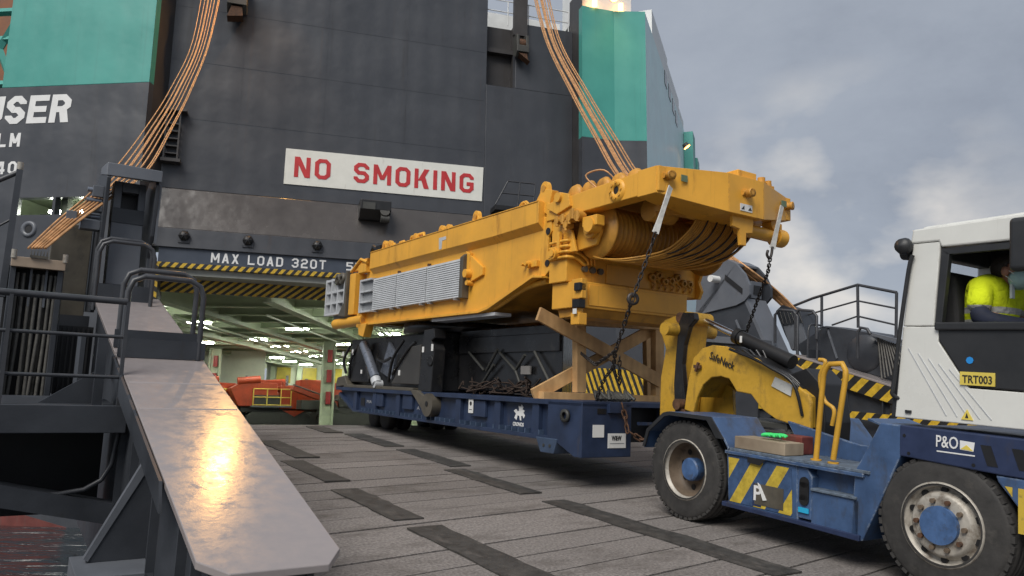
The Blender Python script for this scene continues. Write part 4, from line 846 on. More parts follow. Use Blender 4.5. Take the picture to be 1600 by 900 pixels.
# lifting lugs and fittings on top
def lug(s,w=.05,h=.22,l=.26,t=.07,hole=True):
    m=MB(); z=2.81; n=10; pts=[(s-l/2,z),(s+l/2,z)]+[(s+math.cos(a)*l*.36,z+h-.09+math.sin(a)*.1) for a in [math.pi*i/n for i in range(n+1)]]
    m.prism(pts,0,w-t/2,w+t/2); o=m.build('lug',M['yel'],C,bevel=.006)
    if hole: q=MB(); q.cyl((w-t/2-.02,s,z+h-.1),(w+t/2+.02,s,z+h-.1),.05,n=12); q.build('pin',M['yeld'],o)
for s,h in ((1.02,.30),(2.95,.20),(3.9,.12),(4.15,.14),(5.2,.15),(6.6,.2),(6.35,.17)): lug(s,h=h)
for s0,s1,h in ((4.9,5.5,.14),(5.75,6.0,.10),(6.2,6.3,.12)):
    m=MB(); m.tube([(.08,s0,2.80),(.08,s0+.04,2.80+h),(.08,s1-.04,2.80+h),(.08,s1,2.80)],.03,7); m.build('handle',M['yel'],C)
for s in (1.55,1.6): 
    m=MB(); m.tube([(.05+i*.0,s+.1*math.cos(a),2.82+.1*math.sin(a)) for i,a in enumerate([math.pi*j/8 for j in range(9)])],.02,6); m.build('eye',M['yel'],C)
m=MB(); m.box(.0,.3,6.75,7.0,2.8,2.95); m.tube([(.1,6.9,2.8),(.0,7.1,2.95),(.05,7.3,2.85),(.1,7.4,2.6)],.05,7); m.build('hose',M['black'],C)
# grey louvre panels on the side
def sx(px,py): p=CRN.on(px,py,0,-.06); return p.y
pe=[sx(585,450),sx(622,440),sx(669,430),sx(724,415)]
for i in range(3):
    s1,s0=pe[i]-.012,pe[i+1]+.012; m=MB(); m.box(-.07,.0,s0,s1,1.575,2.235); o=m.build('louvre_panel',M['alu'],C)
    sl=MB(); n=17
    for k in range(n):
        z=1.585+k*(.64/n); sl.prism([(-.10,z),(-.071,z),(-.071,z+.032),(-.09,z+.032)],1,s0+.004,s1-.004)
    so_=sl.build('slats',M['alu'],o); so_['kind']='stuff'
    for sb in (s0+.15,s1-.15,):
        t=MB(); t.box(-.125,-.02,sb-.02,sb+.02,1.54,1.575); t.build('clip',M['alud'],o)
    t=MB(); t.box(-.05,0,s0,s0+.06,2.25,2.29); t.build('hinge',M['rust'],o)
m=MB(); m.prism([(-.13,1.56),(0,1.56),(0,2.30),(-.06,2.30),(-.13,2.24)],1,pe[3]-.11,pe[3]-.0); m.build('panel_end_cap',M['carrg'],C,bevel=.006)
# shelf frame left of the panels
s1=sx(568,450); m=MB(); m.box(-.06,.0,pe[0]+.02,s1,1.56,2.26)
m.build('shelf_back',M['alud'],C); 
for z in (1.56,1.76,1.98,2.22):
    m=MB(); m.box(-.13,-.06,pe[0]+.02,s1,z,z+.035); m.build('shelf',M['alu'],C)
m=MB(); m.box(-.13,-.06,s1,s1+.04,1.56,2.26); m.build('shelf_post',M['alu'],C)
# post, tail beam and grey ribbed end frame
m=MB(); m.box(-.12,.3,7.72,8.02,1.55,2.45); m.build('end_post',M['yel'],C,bevel=.015)
m=MB(); m.box(.3,W1,7.38,8.0,1.35,2.4); m.build('end_body',M['yel'],C,bevel=.02)
m=MB(); m.cyl((-.02,7.3,1.42),(-.02,8.95,1.40),.115,n=14); m.box(-.1,.1,7.3,7.55,1.26,1.56); m.prism([(7.15,1.05),(7.0,1.33),(7.45,1.33),(7.4,1.1)],0,-.1,.08); m.build('tail_beam',M['yel'],C,bevel=.01)
m=MB(); m.box(-.18,.06,8.06,8.16,1.52,2.52); m.prism([(8.16,1.52),(8.5,1.56),(8.16,1.86)],0,-.17,.0); m.build('frame_post',M['carrg'],C,bevel=.01)
m=MB(); m.box(-.06,.06,8.16,9.42,1.62,2.42); m.build('end_frame_back',M['alud'],C)
for s in (8.22,8.62,9.0,9.36):
    m=MB(); m.box(-.15,-.06,s,s+.055,1.60,2.44); m.build('end_frame_rib',M['alu'],C)
for z in (1.6,1.85,2.1,2.38):
    m=MB(); m.box(-.14,-.06,8.16,9.42,z,z+.05); m.build('end_frame_shelf',M['alu'],C)
m=MB(); m.box(.06,W1,8.1,9.4,1.5,2.4); m.build('counterweight',M['alud'],C,bevel=.03)
for s in (8.35,8.6):
    m=MB(); m.rev([(.06,-.04),(.13,-.04),(.13,.04),(.06,.04),(.06,-.04)],(-.16,s,2.38),(1,0,0),14); m.build('sheave',M['carrg'],C)
m=MB(); m.prism([(7.35,2.5),(7.2,2.72),(7.6,2.72),(7.95,2.5)],0,-.08,.25); m.tube([(-.1,7.15,2.62),(-.1,7.5,2.72),(-.1,8.0,2.5)],.035,7); m.box(-.11,0,7.2,7.6,2.42,2.6); m.build('hinge_block',M['yel'],C,bevel=.01)
# slewing ring underneath
m=MB(); m.rev([(.0,1.28),(1.15,1.28),(1.15,1.10),(.0,1.10)],(W1/2+.0,5.3,0),(0,0,1),48); m.build('slewing_ring',M['carr'],C)
for i in range(54):
    a=2*math.pi*i/54
m=MB(); m.box(.0,.3,2.2,4.3,1.235,1.285); m.build('support_rail',M['alu'],C)
# end plate with scallops/holes, hinge fittings at the knee
for z in (1.9,2.36):
    m=MB(); m.cyl((-.012,.86,z),(-.001,.86,z),.05,n=16); m.build('hole',M['black'],C)
m=MB(); m.cyl((-.10,1.22,1.92),(.0,1.22,1.92),.05,n=14); m.box(-.06,-.001,1.05,1.30,1.87,1.96); m.cyl((-.14,1.22,1.92),(-.10,1.22,1.92),.03,n=12); m.cyl((-.1,1.38,1.93),(0,1.38,1.93),.025,n=8); m.build('pin_boss',M['yel'],C,bevel=.005)
m=MB(); m.box(-.06,0,2.95,3.1,1.95,2.3); m.cyl((-.16,2.93,1.95),(.0,2.93,1.95),.07,n=14); m.cyl((-.12,2.93,1.8),(.0,2.93,1.8),.045,n=12); m.prism([(3.1,1.78),(2.55,1.90),(2.55,2.02),(3.1,2.35)],0,-.05,-.002); m.build('latch',M['yel'],C,bevel=.005)
for z in (2.05,2.2): pass
# ---- tail: winch, pipes, frame
m=MB(); m.box(.0,2.55,.42,.82,1.60,2.02); m.build('tail_cross_box',M['yel'],C,bevel=.012)
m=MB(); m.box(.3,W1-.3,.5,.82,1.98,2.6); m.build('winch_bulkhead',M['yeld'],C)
m=MB(); m.prism([(.8,2.0),(.25,2.0),(.35,2.3),(.8,2.5)],0,.02,.06); m.build('winch_cheek',M['yel'],C,bevel=.006)
m=MB(); m.prism([(.8,1.60),(.36,1.58),(.30,1.70),(.36,1.84),(.30,1.98),(.36,2.2),(.8,2.5)],0,2.50,2.56); m.build('tail_plate',M['yel'],C,bevel=.006)
m=MB(); m.box(.05,2.12,.22,.8,1.24,1.60); m.build('lower_box',M['yel'],C,bevel=.012)
m=MB(); m.box(.24,1.95,.205,.219,1.28,1.56); m.build('lower_box_cover',M['yel'],C,bevel=.004)
m=MB(); m.prism([(.26,1.24),(.75,1.24),(.7,1.12),(.34,1.13)],0,.12,2.0); m.build('lower_box_foot',M['yeld'],C,bevel=.008)
m=MB(); m.box(.02,.11,.1,.32,1.35,1.62); m.cyl((.06,.2,1.02),(.06,.2,1.34),.06,n=10); m.box(.0,.14,.12,.3,1.00,1.16); m.build('hook_block',M['yel'],C,bevel=.01)
m=MB(); m.box(-.02,.1,.1,.22,1.45,1.56); m.build('hook_pad',M['black'],C,bevel=.01)
m=MB(); m.box(-.03,.09,.1,.24,1.22,1.34); m.build('hook_pad',M['black'],C,bevel=.01)
m=MB(); m.box(-.035,-.03,.13,.21,1.14,1.21); m.build('sticker',M['white'],C)
# drum: ribbed with rope turns
prof=[(0,0),(.46,0),(.46,.04),(.37,.05)]
n=26
for i in range(n): 
    x=.06+i*(1.98/n); prof+=[(.355,x),(.385,x+.02),(.385,x+.05),(.355,x+.07)]
prof+=[(.37,2.05),(.46,2.06),(.46,2.10),(0,2.10)]
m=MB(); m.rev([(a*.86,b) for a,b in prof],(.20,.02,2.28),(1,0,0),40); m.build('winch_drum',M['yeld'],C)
m=MB(); m.cyl((.06,.02,2.28),(.2,.02,2.28),.13,n=18); m.cyl((.02,.02,2.28),(.06,.02,2.28),.08,n=14); m.prism([(.42,2.02),(-.05,2.06),(-.15,2.25),(.02,2.45),(.3,2.42)],0,.12,.17); m.build('drum_bearing',M['yel'],C,bevel=.008)
# upper tail frame: side arms + faceted front beam
zt=2.83
for w0,w1 in ((-.02,.20),(W1-.2,W1+.02)):
    m=MB(); m.hexa([(w0,.9,2.50),(w1,.9,2.50),(w1,.9,2.76),(w0,.9,2.76)],[(w0,-1.36,2.52),(w1,-1.36,2.52),(w1,-1.36,zt),(w0,-1.36,zt)]); m.build('tail_arm',M['yel'],C,bevel=.01)
def P_(px,py,s): return CRN.on(px,py,1,s)
fo=[(-.03,-1.32),(.90,-1.62),(1.55,-1.62),(2.45,-1.32)]
zb=[2.50,2.36,2.36,2.53]; zT=[zt,zt+.02,zt+.02,zt]
fr=[(w,s,z) for (w,s),z in zip(fo,zT)]; lowp=[(w,s,z) for (w,s),z in zip(fo,zb)]
bk=[(w,-1.0,z) for (w,s),z in zip(fo,zT)]; bl=[(w,-1.0,z) for (w,s),z in zip(fo,zb)]
m=MB()
for i in range(3): m.hexa([lowp[i],lowp[i+1],fr[i+1],fr[i]],[bl[i],bl[i+1],bk[i+1],bk[i]])
m.build('tail_beam',M['yel'],C,bevel=.006)
m=MB(); m.box(.2,W1-.2,-1.0,.9,2.74,2.80); m.build('tail_cover',M['yeld'],C)
# fittings on the tail frame
def boss(w,s,z,nrm,r=.05,l=.10,name='strap_pin',mat=None):
    n_=Vector(nrm).normalized(); c=Vector((w,s,z)); m=MB(); m.cyl(c,c+n_*l,r,n=14); m.cyl(c-Vector((r*1.6,0,0)),c+Vector((r*1.6,0,0)),r*.7,n=10); m.rev([(r*.5,l),(r*1.15,l),(r*1.15,l*.75),(r,l*.7)],c,n_,14); o=m.build(name,mat or M['yeld'],C); return o
boss(.12,-1.37,2.71,(-.3,-1,0)); boss(1.22,-1.62,2.64,(0,-1,0)); boss(2.33,-1.36,2.70,(.3,-1,0))
for (px,py,wv,hv) in ((1063,288,.07,.07),(1212,313,.05,.07)):
    p=P_(px,py,-1.40); 
    d=MB(); d.box(p.x-wv,p.x+wv,p.y-.015,p.y-.012,p.z-hv/2,p.z+hv/2); 
m=MB(); m.box(1.10,1.32,-1.628,-1.622,2.41,2.50); lab=m.build('decal',M['white'],C)
m=MB(); m.prism([(1.115,2.43),(1.17,2.43),(1.17,2.48)],1,-1.631,-1.629); m.prism([(1.24,2.43),(1.31,2.43),(1.28,2.47)],1,-1.631,-1.629); m.build('pictogram',M['txtk'],lab)
for w_,s_ in ((.30,-1.452),(2.18,-1.44)):
    m=MB(); m.box(w_-.05,w_+.05,s_-.012,s_-.001,2.66,2.74); m.build('decal',paint('decal_green',(.12,.17,.10),.5),C)
m=MB(); m.rev([(.055,0),(.055,.03),(.13,.03),(.15,0)],(-.021,-.62,2.66),(-1,0,0),18); 
for i in range(8): m.cyl((-.05,-.62+.1*math.cos(i*math.pi/4),2.66+.1*math.sin(i*math.pi/4)),(-.065,-.62+.1*math.cos(i*math.pi/4),2.66+.1*math.sin(i*math.pi/4)),.018,n=6)
m.build('bolted_flange',M['yel'],C)
m=MB(); m.cyl((-.035,-.62,2.66),(-.03,-.62,2.66),.055,n=14); m.build('flange_hole',M['black'],C)
m=MB(); m.prism([(.82,2.66),(.55,2.86),(.35,2.80),(.3,2.62),(.6,2.55)],0,-.06,-.01); m.cyl((-.1,.55,2.78),(.1,.55,2.78),.07,n=14); m.build('hinge_ear',M['yel'],C,bevel=.008)
m=MB(); m.prism([(.9,2.6),(.8,2.95),(1.05,3.02),(1.25,2.8)],0,.0,.12); m.build('hinge_ear',M['yel'],C,bevel=.01)
for i in range(5):
    s=.45-i*.28; m=MB(); m.rev([(.0,-.05),(.12,-.05),(.15,0),(.12,.05),(0,.05)],(.16+i*.02,s,2.84),(1,0,0),14); m.build('rope_sheave',M['yeld'],C)
m=MB(); m.tube(smooth_path([(.1,-.1,2.8),(.0,.05,3.0),(.15,-.15,3.06),(.3,-.3,2.85)],5),.012,6); m.build('loose_wire',M['rope'],C)
m=MB(); m.box(1.15,1.50,-1.55,-1.25,zt+.02,zt+.13); m.build('tail_box',M['yel'],C,bevel=.012)
m=MB(); m.box(1.72,1.98,-1.45,-1.25,zt+.0,zt+.07); m.cyl((1.78,-1.4,zt+.05),(1.78,-1.4,zt+.16),.05,n=10); m.cyl((1.92,-1.4,zt+.05),(1.92,-1.4,zt+.14),.04,n=10); m.cyl((1.74,-1.38,zt+.1),(1.98,-1.38,zt+.1),.03,n=8); m.build('valve_block',M['yeld'],C,bevel=.006)
m=MB(); 
for i in range(3): m.tube(smooth_path([(.45,-1.1+i*.05,zt),(.7,-1.2+i*.05,zt+.05),(1.0,-1.15+i*.05,zt+.03)],4),.03,6)
m.build('hose',M['yeld'],C)
# under-beam: bracket plate, cylinder, dark spool and dangling hoses
m=MB(); m.prism([(1.05,2.36),(1.45,2.40),(1.42,2.18),(1.30,2.16),(1.30,2.0),(1.2,2.0),(1.18,2.2),(1.05,2.22)],1,-1.55,-1.50); m.build('hanger_plate',M['yel'],C,bevel=.006)
m=MB(); m.cyl((1.35,-1.38,2.26),(2.12,-1.38,2.24),.085,n=16); m.cyl((2.06,-1.38,2.24),(2.22,-1.38,2.235),.12,n=16); m.cyl((2.14,-1.38,2.2),(2.14,-1.38,2.42),.05,n=10); m.build('tail_cylinder',M['yel'],C)
m=MB(); m.cyl((2.0,-1.45,2.40),(2.0,-1.3,2.40),.09,n=14); m.build('tail_roller',M['yel'],C)
m=MB(); m.cyl((.40,-.75,2.46),(.8,-.75,2.46),.15,n=20); m.build('spool',M['yeld'],C)
m=MB(); m.box(.3,W1-.3,-1.05,-.95,2.38,2.45); m.build('hose_rail',M['yeld'],C)
hm=M['carr']
for i in range(30):
    w0=.85+i*.038; dark=random.random()<.12; e_=w0-.55-random.uniform(0,.25)
    j_=random.uniform(0,.05); pts=[(w0+.1,-1.08,2.40),(w0-.02,-1.0,2.18),(w0-.2,-.78,1.97-j_),(w0-.5-j_,-.42,1.87-j_),(w0-.78-2*j_,-.08,1.88),(w0-.95,.15,1.95)]
    pts=[(max(.22,a),b,c) for a,b,c in pts]
    m=MB(); m.tube(smooth_path(pts,5),.011 if dark else .013,7); m.build('hose',hm if dark else M['yeld'],C)
for i in range(6):
    w0=1.0+i*.17; m=MB(); m.tube(smooth_path([(w0+.1,-1.12,2.38),(w0-.02,-1.06,2.15),(w0-.22,-.85,1.95),(w0-.55,-.45,1.84)],5),.011,6); m.build('hose',M['black'],C)
# tubes on the near cheek
for i in range(4):
    z=2.28-i*.075; m=MB(); z-=.12; m.tube(smooth_path([(-.02,.78,z),(-.03,.45,z),(.02,.385,z),(.26-i*.04,.38,z-.01),(.42-i*.05,.38,z-.08),(.47-i*.06,.385,1.86)],5),.022,8); m.build('hydraulic_pipe',M['yel'],C)
m=MB(); m.box(-.06,-.01,.52,.58,2.0,2.3); m.build('pipe_clamp',M['yel'],C)
for i in range(3):
    m=MB(); s=.30+i*.14; m.cyl((s,.37,1.80-i*.005),(s,.42,1.80),.045,n=12); m.build('plug',M['carrg'],C)
m=MB(); m.cyl((-.1,.62,2.0),(-.01,.62,2.0),.08,n=16); m.cyl((-.12,.62,2.0),(-.1,.62,2.0),.05,n=12); m.box(-.05,0,.55,.8,1.95,2.05); m.build('boss',M['yel'],C)
for (s,z,r) in ((.55,2.45,.05),(.42,2.46,.06),(.28,2.44,.05),(.35,2.36,.05),(.2,2.5,.06),(.1,2.45,.07)):
    m=MB(); m.cyl((-.1,s,z),(.02,s,z),r,n=12); m.cyl((-.08,s,z-.08),(-.08,s,z+.06),r*.5,n=8); m.build('valve',M['yeld'],C)
m=MB(); m.box(-.04,.1,-.25,.05,2.28,2.42); m.cyl((-.06,-.1,2.3),(.1,-.1,2.3),.1,n=16); m.build('valve_block',M['yel'],C,bevel=.01)
for i in range(7):
    w_=1.55+i*.13; m=MB(); m.rev([(.03,-.03),(.06,-.03),(.06,.03),(.03,.03)],(w_,.38,1.82+.05*math.sin(i*2)),(0,1,.2),10); m.tube([(w_,.40,1.78),(w_+.05,.36,1.72),(w_+.03,.39,1.66)],.018,6); m.build('coupling',M['yeld'],C)
m=MB(); m.box(.7,2.45,.405,.419,1.64,1.92); m.build('tail_cross_cover',M['yel'],C,bevel=.004)

# ================================================================== BLACK CRANE CARRIER
K=thing('crane_carrier',CRN,'black crane undercarriage centre section strapped under the yellow crane','crane base')
m=MB(); m.prism([(8.75,.02),(8.6,1.05),(4.42,1.08),(4.35,.02)],0,.25,2.2); m.build('frame_box',M['carr'],K,bevel=.02)
m=MB(); m.prism([(.62,1.25),(2.2,3.05),(2.2,4.35),(.62,4.35)],2,.06,1.12); m.build('front_box',M['carr'],K,bevel=.02)
m=MB(); m.box(.58,.62,1.3,4.3,.70,.98); m.build('front_rib',M['carr'],K,bevel=.01)
m=MB(); m.prism([(4.75,.0),(4.62,1.10),(4.25,1.12),(4.2,.95),(4.32,.9),(4.2,.75),(4.25,.0)],0,.02,.26); m.build('corner_post',M['carr'],K,bevel=.015)
m=MB(); m.rev([(.0,.0),(.06,0),(.1,.01),(.1,.0)],(.01,4.3,.55),(-1,0,0),14); m.build('slot',M['black'],K)
m=MB(); m.prism([(4.85,.02),(4.65,.02),(4.2,-.12),(4.05,-.38),(4.25,-.42),(4.9,-.0)],0,-.05,.2); m.cyl((-.08,4.18,-.22),(.24,4.18,-.22),.2,n=22); m.build('foot_lug',M['carrg'],K,bevel=.012)
m=MB(); m.cyl((-.09,4.18,-.2),(-.075,4.18,-.2),.045,n=14); m.build('foot_hole',M['black'],K)
m=MB(); m.prism([(8.78,.0),(8.7,.2),(8.3,.25),(8.1,.05)],0,.0,.3); m.box(.0,.28,4.9,8.3,.0,.06); m.build('foot_rail',M['carrg'],K,bevel=.01)
m=MB(); m.prism([(8.3,.12),(8.25,.75),(7.7,.95),(7.2,.2),(7.2,.12)],0,.1,.24); m.build('bracket_plate',M['carr'],K,bevel=.015)
m=MB(); m.prism([(6.0,.12),(5.9,.2),(5.2,.82),(4.8,.85),(4.8,.12)],0,.06,.24); m.build('bracket_plate',paint('plate_dark',(.045,.043,.04),.4,var=.25),K,bevel=.015)
m=MB(); m.prism([(6.85,.35),(6.5,.95),(6.15,.7),(6.3,.2)],0,.2,.26); m.build('fin',M['steel'],K)
m=MB(); m.cyl((.1,7.55,.92),(.06,6.75,.22),.10,n=16); o=m.build('hydraulic_cylinder',M['steel'],K)
m=MB(); m.cyl((.05,6.72,.20),(.045,6.62,.1),.105,n=16); m.cyl((-.02,6.62,.1),(.15,6.62,.1),.08,n=12); m.build('cylinder_end',M['alu'],o)
for pts in ([(.12,7.9,.9),(.05,8.1,.6),(.08,8.2,.2)],[(.1,5.6,.95),(.03,5.9,.6),(.05,6.1,.15)],[(.1,5.1,.9),(.04,5.3,.75),(.04,5.9,.3)],[(.15,6.9,.6),(.1,6.5,.55),(.12,6.2,.62)],[(.12,8.3,.95),(.05,8.5,.6),(.1,8.45,.3)]):
    m=MB(); m.tube(smooth_path(pts,5),.03,7); m.build('hose',M['carr'],K)
for s,z,h_ in ((8.0,.7,.12),(4.55,.7,.1),(4.2,.72,.12),(5.6,.28,.1),(7.45,.3,.08),(8.55,.68,.1)):
    m=MB(); m.box(.0 if s<5 else .05,.008 if s<5 else .06,s,s+.07,z,z+h_); m.build('sticker',M['white'],K)
for (s0,z0,s1,z1) in ((3.9,.72,3.3,.4),(3.3,.4,2.9,.75),(2.9,.7,2.35,.4),(2.4,.42,2.1,.65),(3.5,.1,3.0,.5),(2.2,.1,2.35,.4),(1.9,.7,1.4,.2)):
    m=MB(); m.cyl((.56,s0,z0),(.52,s1,z1),.025,n=7); m.build('lashing_bar',M['mdark'],K)
m=MB(); m.box(.55,.58,2.0,2.25,.35,.48); m.build('sticker',paint('dull_label',(.2,.19,.18),.6),K)
def chain_pile(w,s0,s1,n,seed):
    random.seed(seed); m=MB()
    for i in range(n):
        a=(w+random.uniform(-.05,.3),s0+(s1-s0)*random.random(),random.uniform(.02,.15)); b=(w+random.uniform(-.05,.3),a[1]+random.uniform(-.9,.9),random.uniform(.03,.30)); c=(w+.2,(a[1]+b[1])/2,random.uniform(.0,.25))
        m.tube(smooth_path([a,c,b],5),.014,6)
    return m
o=tag(chain_pile(.25,1.5,3.9,34,5).build('lashing_chain_heap',M['rustd'],frame=CRN),'heap of rusty lashing chains on the trailer beside the black undercarriage','chains')
random.seed(11)

# ================================================================== ROLL TRAILER
T=thing('roll_trailer',CRN,'long dark blue roll trailer carrying the yellow crane','trailer')
E0=8.75; M['blueworn']=paint('trailer_blue_worn',(.045,.07,.12),.5,var=.3,vs=4)
m=MB(); m.prism([(0,-.07),(E0,-.07),(E0,0),(0,0)],0,.0,2.5); m.build('deck',M['blue'],T,bevel=.006)
for w0,w1 in ((.10,.14),(2.36,2.40)):
    m=MB(); m.prism([(.05,-.5),(7.7,-.46),(8.55,-.16),(8.7,-.07),(.05,-.07)],0,w0,w1); m.build('side_web',M['blue'],T)
for w0,w1 in ((.02,.22),(2.28,2.48)):
    m=MB(); m.prism([(.05,-.56),(7.75,-.50),(8.62,-.17),(8.6,-.12),(7.7,-.46),(.05,-.5)],0,w0,w1); m.build('bottom_flange',M['blue'],T,bevel=.004)
for s in (1.0,2.0,3.2,4.4,5.5,6.6,7.6):
    m=MB(); m.box(.03,.10,s,s+.16,-.5+.005*s,-.07); m.build('rib',M['blue'],T,bevel=.005)
    m=MB(); m.box(2.40,2.47,s,s+.16,-.5+.005*s,-.07); m.build('rib',M['blue'],T)
for i in range(38):
    s=.95+i*.17
    if abs((s%1.1)-.0)<.12: continue
    m=MB(); m.box(.015,.095,s,s+.03,-.50+.005*s,-.43+.004*s); m.build('lashing_slat',M['blueworn'],T)
for s in (2.45,5.0,6.3):
    m=MB(); m.box(.04,.10,s,s+.4,-.34,-.08); m.build('pocket',M['blue'],T,bevel=.01)
m=MB(); m.box(.09,.098,5.15,5.3,-.34,-.18); m.box(.09,.098,7.3,7.5,-.36,-.2); m.build('pocket_hole',M['black'],T)
# front end: head block, sloping foot, slots
m=MB(); m.prism([(.0,-.02),(.75,-.02),(.75,-.56),(.55,-.56),(.15,-.72),(.0,-.72)],0,.0,.85); m.build('head_block',M['blue'],T,bevel=.01)
m=MB(); m.prism([(.0,-.02),(.75,-.02),(.75,-.56),(.55,-.56),(.15,-.72),(.0,-.72)],0,1.65,2.5); m.build('head_block',M['blue'],T,bevel=.01)
m=MB(); m.box(.85,1.65,.35,.75,-.56,-.08); m.build('neck_pocket',M['black'],T)
m=MB(); m.prism([(1.0,-.52),(.5,-.52),(.58,-.72),(.88,-.72)],0,-.012,.3); m.build('foot_plate',M['blueworn'],T,bevel=.01)
for s in (.66,.8):
    m=MB(); m.cyl((-.02,s,-.62),(-.012,s,-.62),.022,n=10); m.build('bolt',M['mdark'],T)
m=MB(); m.rev([(.05,-.02),(.085,-.02),(.085,.02),(.05,.02),(.05,-.02)],(-.03,.32,-.2),(1,0,0),16); m.build('lashing_ring',M['mdark'],T)
m=MB(); m.box(.25,.40,-.008,-.001,-.16,-.09); m.build('slot',M['black'],T)
m=MB(); m.box(.95,1.2,-.05,.0,-.30,-.26); m.box(.42,.7,-.06,0,-.14,-.02); m.build('step_bar',M['blue'],T)
pa=MB(); pa.box(.18,.37,-.006,-.001,-.46,-.30); pa.build('data_plate',M['white'],T)
pb=MB(); pb.box(.44,.75,-.007,-.001,-.60,-.41); pbo=pb.build('owner_plate',M['white'],T)
text('letters','W&W',.085,(.50,-.009,-.50),(1,0,0),(0,0,1),M['txtk'],pbo,off=.003,width=.17)
t2=MB(); t2.box(.47,.72,-.009,-.0075,-.545,-.535); t2.build('print_line',M['alud'],pbo)
pc=MB(); pc.box(.02,.029,2.78,2.92,-.29,-.07); pco=pc.build('number_plate',M['white'],T)
pm=MB(); pm.cyl((.019,2.85,-.14),(.018,2.85,-.14),.035,n=10); pm.box(.018,.019,2.81,2.89,-.24,-.23); pm.build('pictogram',M['txtk'],pco)
text('letters','CRONOS',.075,(.099,1.74,-.415),(0,-1,0),(0,0,1),M['white_letter'],T,off=.002,width=.28)
# winged horse emblem above the name
em=[(1.70,-.30),(1.66,-.24),(1.72,-.20),(1.66,-.17),(1.62,-.21),(1.58,-.19),(1.60,-.12),(1.55,-.13),(1.52,-.10),(1.47,-.14),(1.50,-.17),(1.44,-.19),(1.47,-.22),(1.43,-.26),(1.46,-.30),(1.49,-.26),(1.53,-.27),(1.52,-.33),(1.55,-.33),(1.57,-.27),(1.62,-.26),(1.64,-.33)]
m=MB(); m.prism(em,0,.093,.099); m.build('horse_emblem',M['white_letter'],T)
text('letters','MA 4170 2',.09,(.098,7.2,-.3),(0,-1,0),(0,0,1),paint('print_grey',(.35,.36,.38),.6),T,width=.8)
text('letters','A 10B',.09,(.098,4.9,-.33),(0,-1,0),(0,0,1),paint('print_grey2',(.35,.36,.38),.6),T,width=.42)
for w in (.6,.95,1.75,2.1):
    for s in (7.2,7.8):
        m=MB(); m.rev([(.0,0),(.2,0),(.27,.03),(.27,.17),(.2,.2),(0,.2)],(w-.1,s,-.58),(1,0,0),22); m.build('wheel',M['rubber'],T)

# ================================================================== TIMBER FRAME
F=thing('timber_trestle',CRN,'raw timber support frame with crossed braces between trailer and crane tail','timber frame')
def tb(name,a,b,w_=.10,h_=.15,s=1.1):
    pa_=CRN.on(*a,1,s); pb_=CRN.on(*b,1,s); m=MB(); m.beam(pa_,pb_,w_,h_,(0,1,0)); 
    m=MB(); d=(pb_-pa_).normalized(); u=Vector((-d.z,0,d.x)); 
    vs=[p_+u*k*h_/2+Vector((0,j*w_/2,0)) for p_ in (pa_,pb_) for k,j in ((-1,-1),(1,-1),(1,1),(-1,1))]
    m.add(vs,[(3,2,1,0),(4,5,6,7),(0,1,5,4),(1,2,6,5),(2,3,7,6),(3,0,4,7)]); return m.build(name,M['wood'],F,bevel=.004)
tb('post',(905,505),(905,613),.12,.17); tb('post',(1027,508),(1027,618),.12,.18)
tb('brace',(841,490),(1032,596),.05,.20,1.02); tb('brace',(833,618),(1032,508),.05,.19,1.18)
tb('sill',(845,619),(1032,625),.14,.13,1.1); tb('header',(905,500),(1032,508),.16,.16,1.1)
tb('post',(1010,520),(1012,618),.1,.1,1.6)

# ================================================================== CHAINS AND STRAPS
lk=MB(); pts=[]
for i in range(14):
    a=2*math.pi*i/14; x=.024*math.cos(a); y=.024*math.sin(a)+(.03 if math.sin(a)>0 else -.03); pts.append((x,y,0))
lk.tube(pts,.0095,6,closed=True); link_me=lk.mesh('link')
def chain(name,label,path,frame,mat,sc=1.0,group=None):
    t=thing(name,frame,label,'chain',group); P=[Vector(p) for p in path]; step=.082*sc; d=0; seg=0; pos=P[0]; k=0
    L_=[0]
    for a,b in zip(P,P[1:]): L_.append(L_[-1]+(b-a).length)
    me=link_me.copy(); me.materials.append(mat); x=step/2
    while x<L_[-1]:
        while x>L_[seg+1]: seg+=1
        a,b=P[seg],P[seg+1]; f=(x-L_[seg])/(L_[seg+1]-L_[seg]); p=a.lerp(b,f); dr=(b-a).normalized()
        q=dr.to_track_quat('Y','Z'); o=bpy.data.objects.new('link',me); COL.objects.link(o); o.parent=t; o.location=p; o.rotation_mode='QUATERNION'
        from mathutils import Quaternion
        o.rotation_quaternion=q@Quaternion((0,1,0),R(90*(k%2)+random.uniform(-12,12))); o.scale=(sc,sc,sc); x+=step; k+=1
    return t
def strap(label,a,b,wd,frame):
    m=MB(); a=Vector(a);b=Vector(b); d=(b-a); sd=d.cross(Vector((0,1,.3))).normalized(); th=d.cross(sd).normalized()*.006
    vs=[]; n=8
    for i in range(n+1):
        f=i/n; p=a+d*f; w_=wd*(1-.25*math.sin(f*math.pi)); tw=.5*f; s2=(sd*math.cos(tw)+th.normalized()*math.sin(tw))*w_/2
        vs+=[p-s2-th,p+s2-th,p+s2+th,p-s2+th]
    fs=[(0,1,2,3),(n*4+3,n*4+2,n*4+1,n*4)]
    for i in range(n):
        q=i*4
        for j in range(4): fs.append((q+j,q+(j+1)%4,q+4+(j+1)%4,q+4+j))
    m.add(vs,fs); return tag(m.build('lashing_strap',M['strap'],frame=frame),label,'strap','straps hanging from the crane tail')
a=CRN.on(1048,292,1,-1.5); b=CRN.on(1024,364,1,-1.55); strap('white webbing strap hanging from the near corner of the yellow crane tail',a,b,.075,CRN)
c1=CRN.on(1020,378,1,-1.5); c2=CRN.on(988,468,1,-1.3); c3=CRN.on(962,548,1,-.8); c4=CRN.on(958,575,1,-.5); 
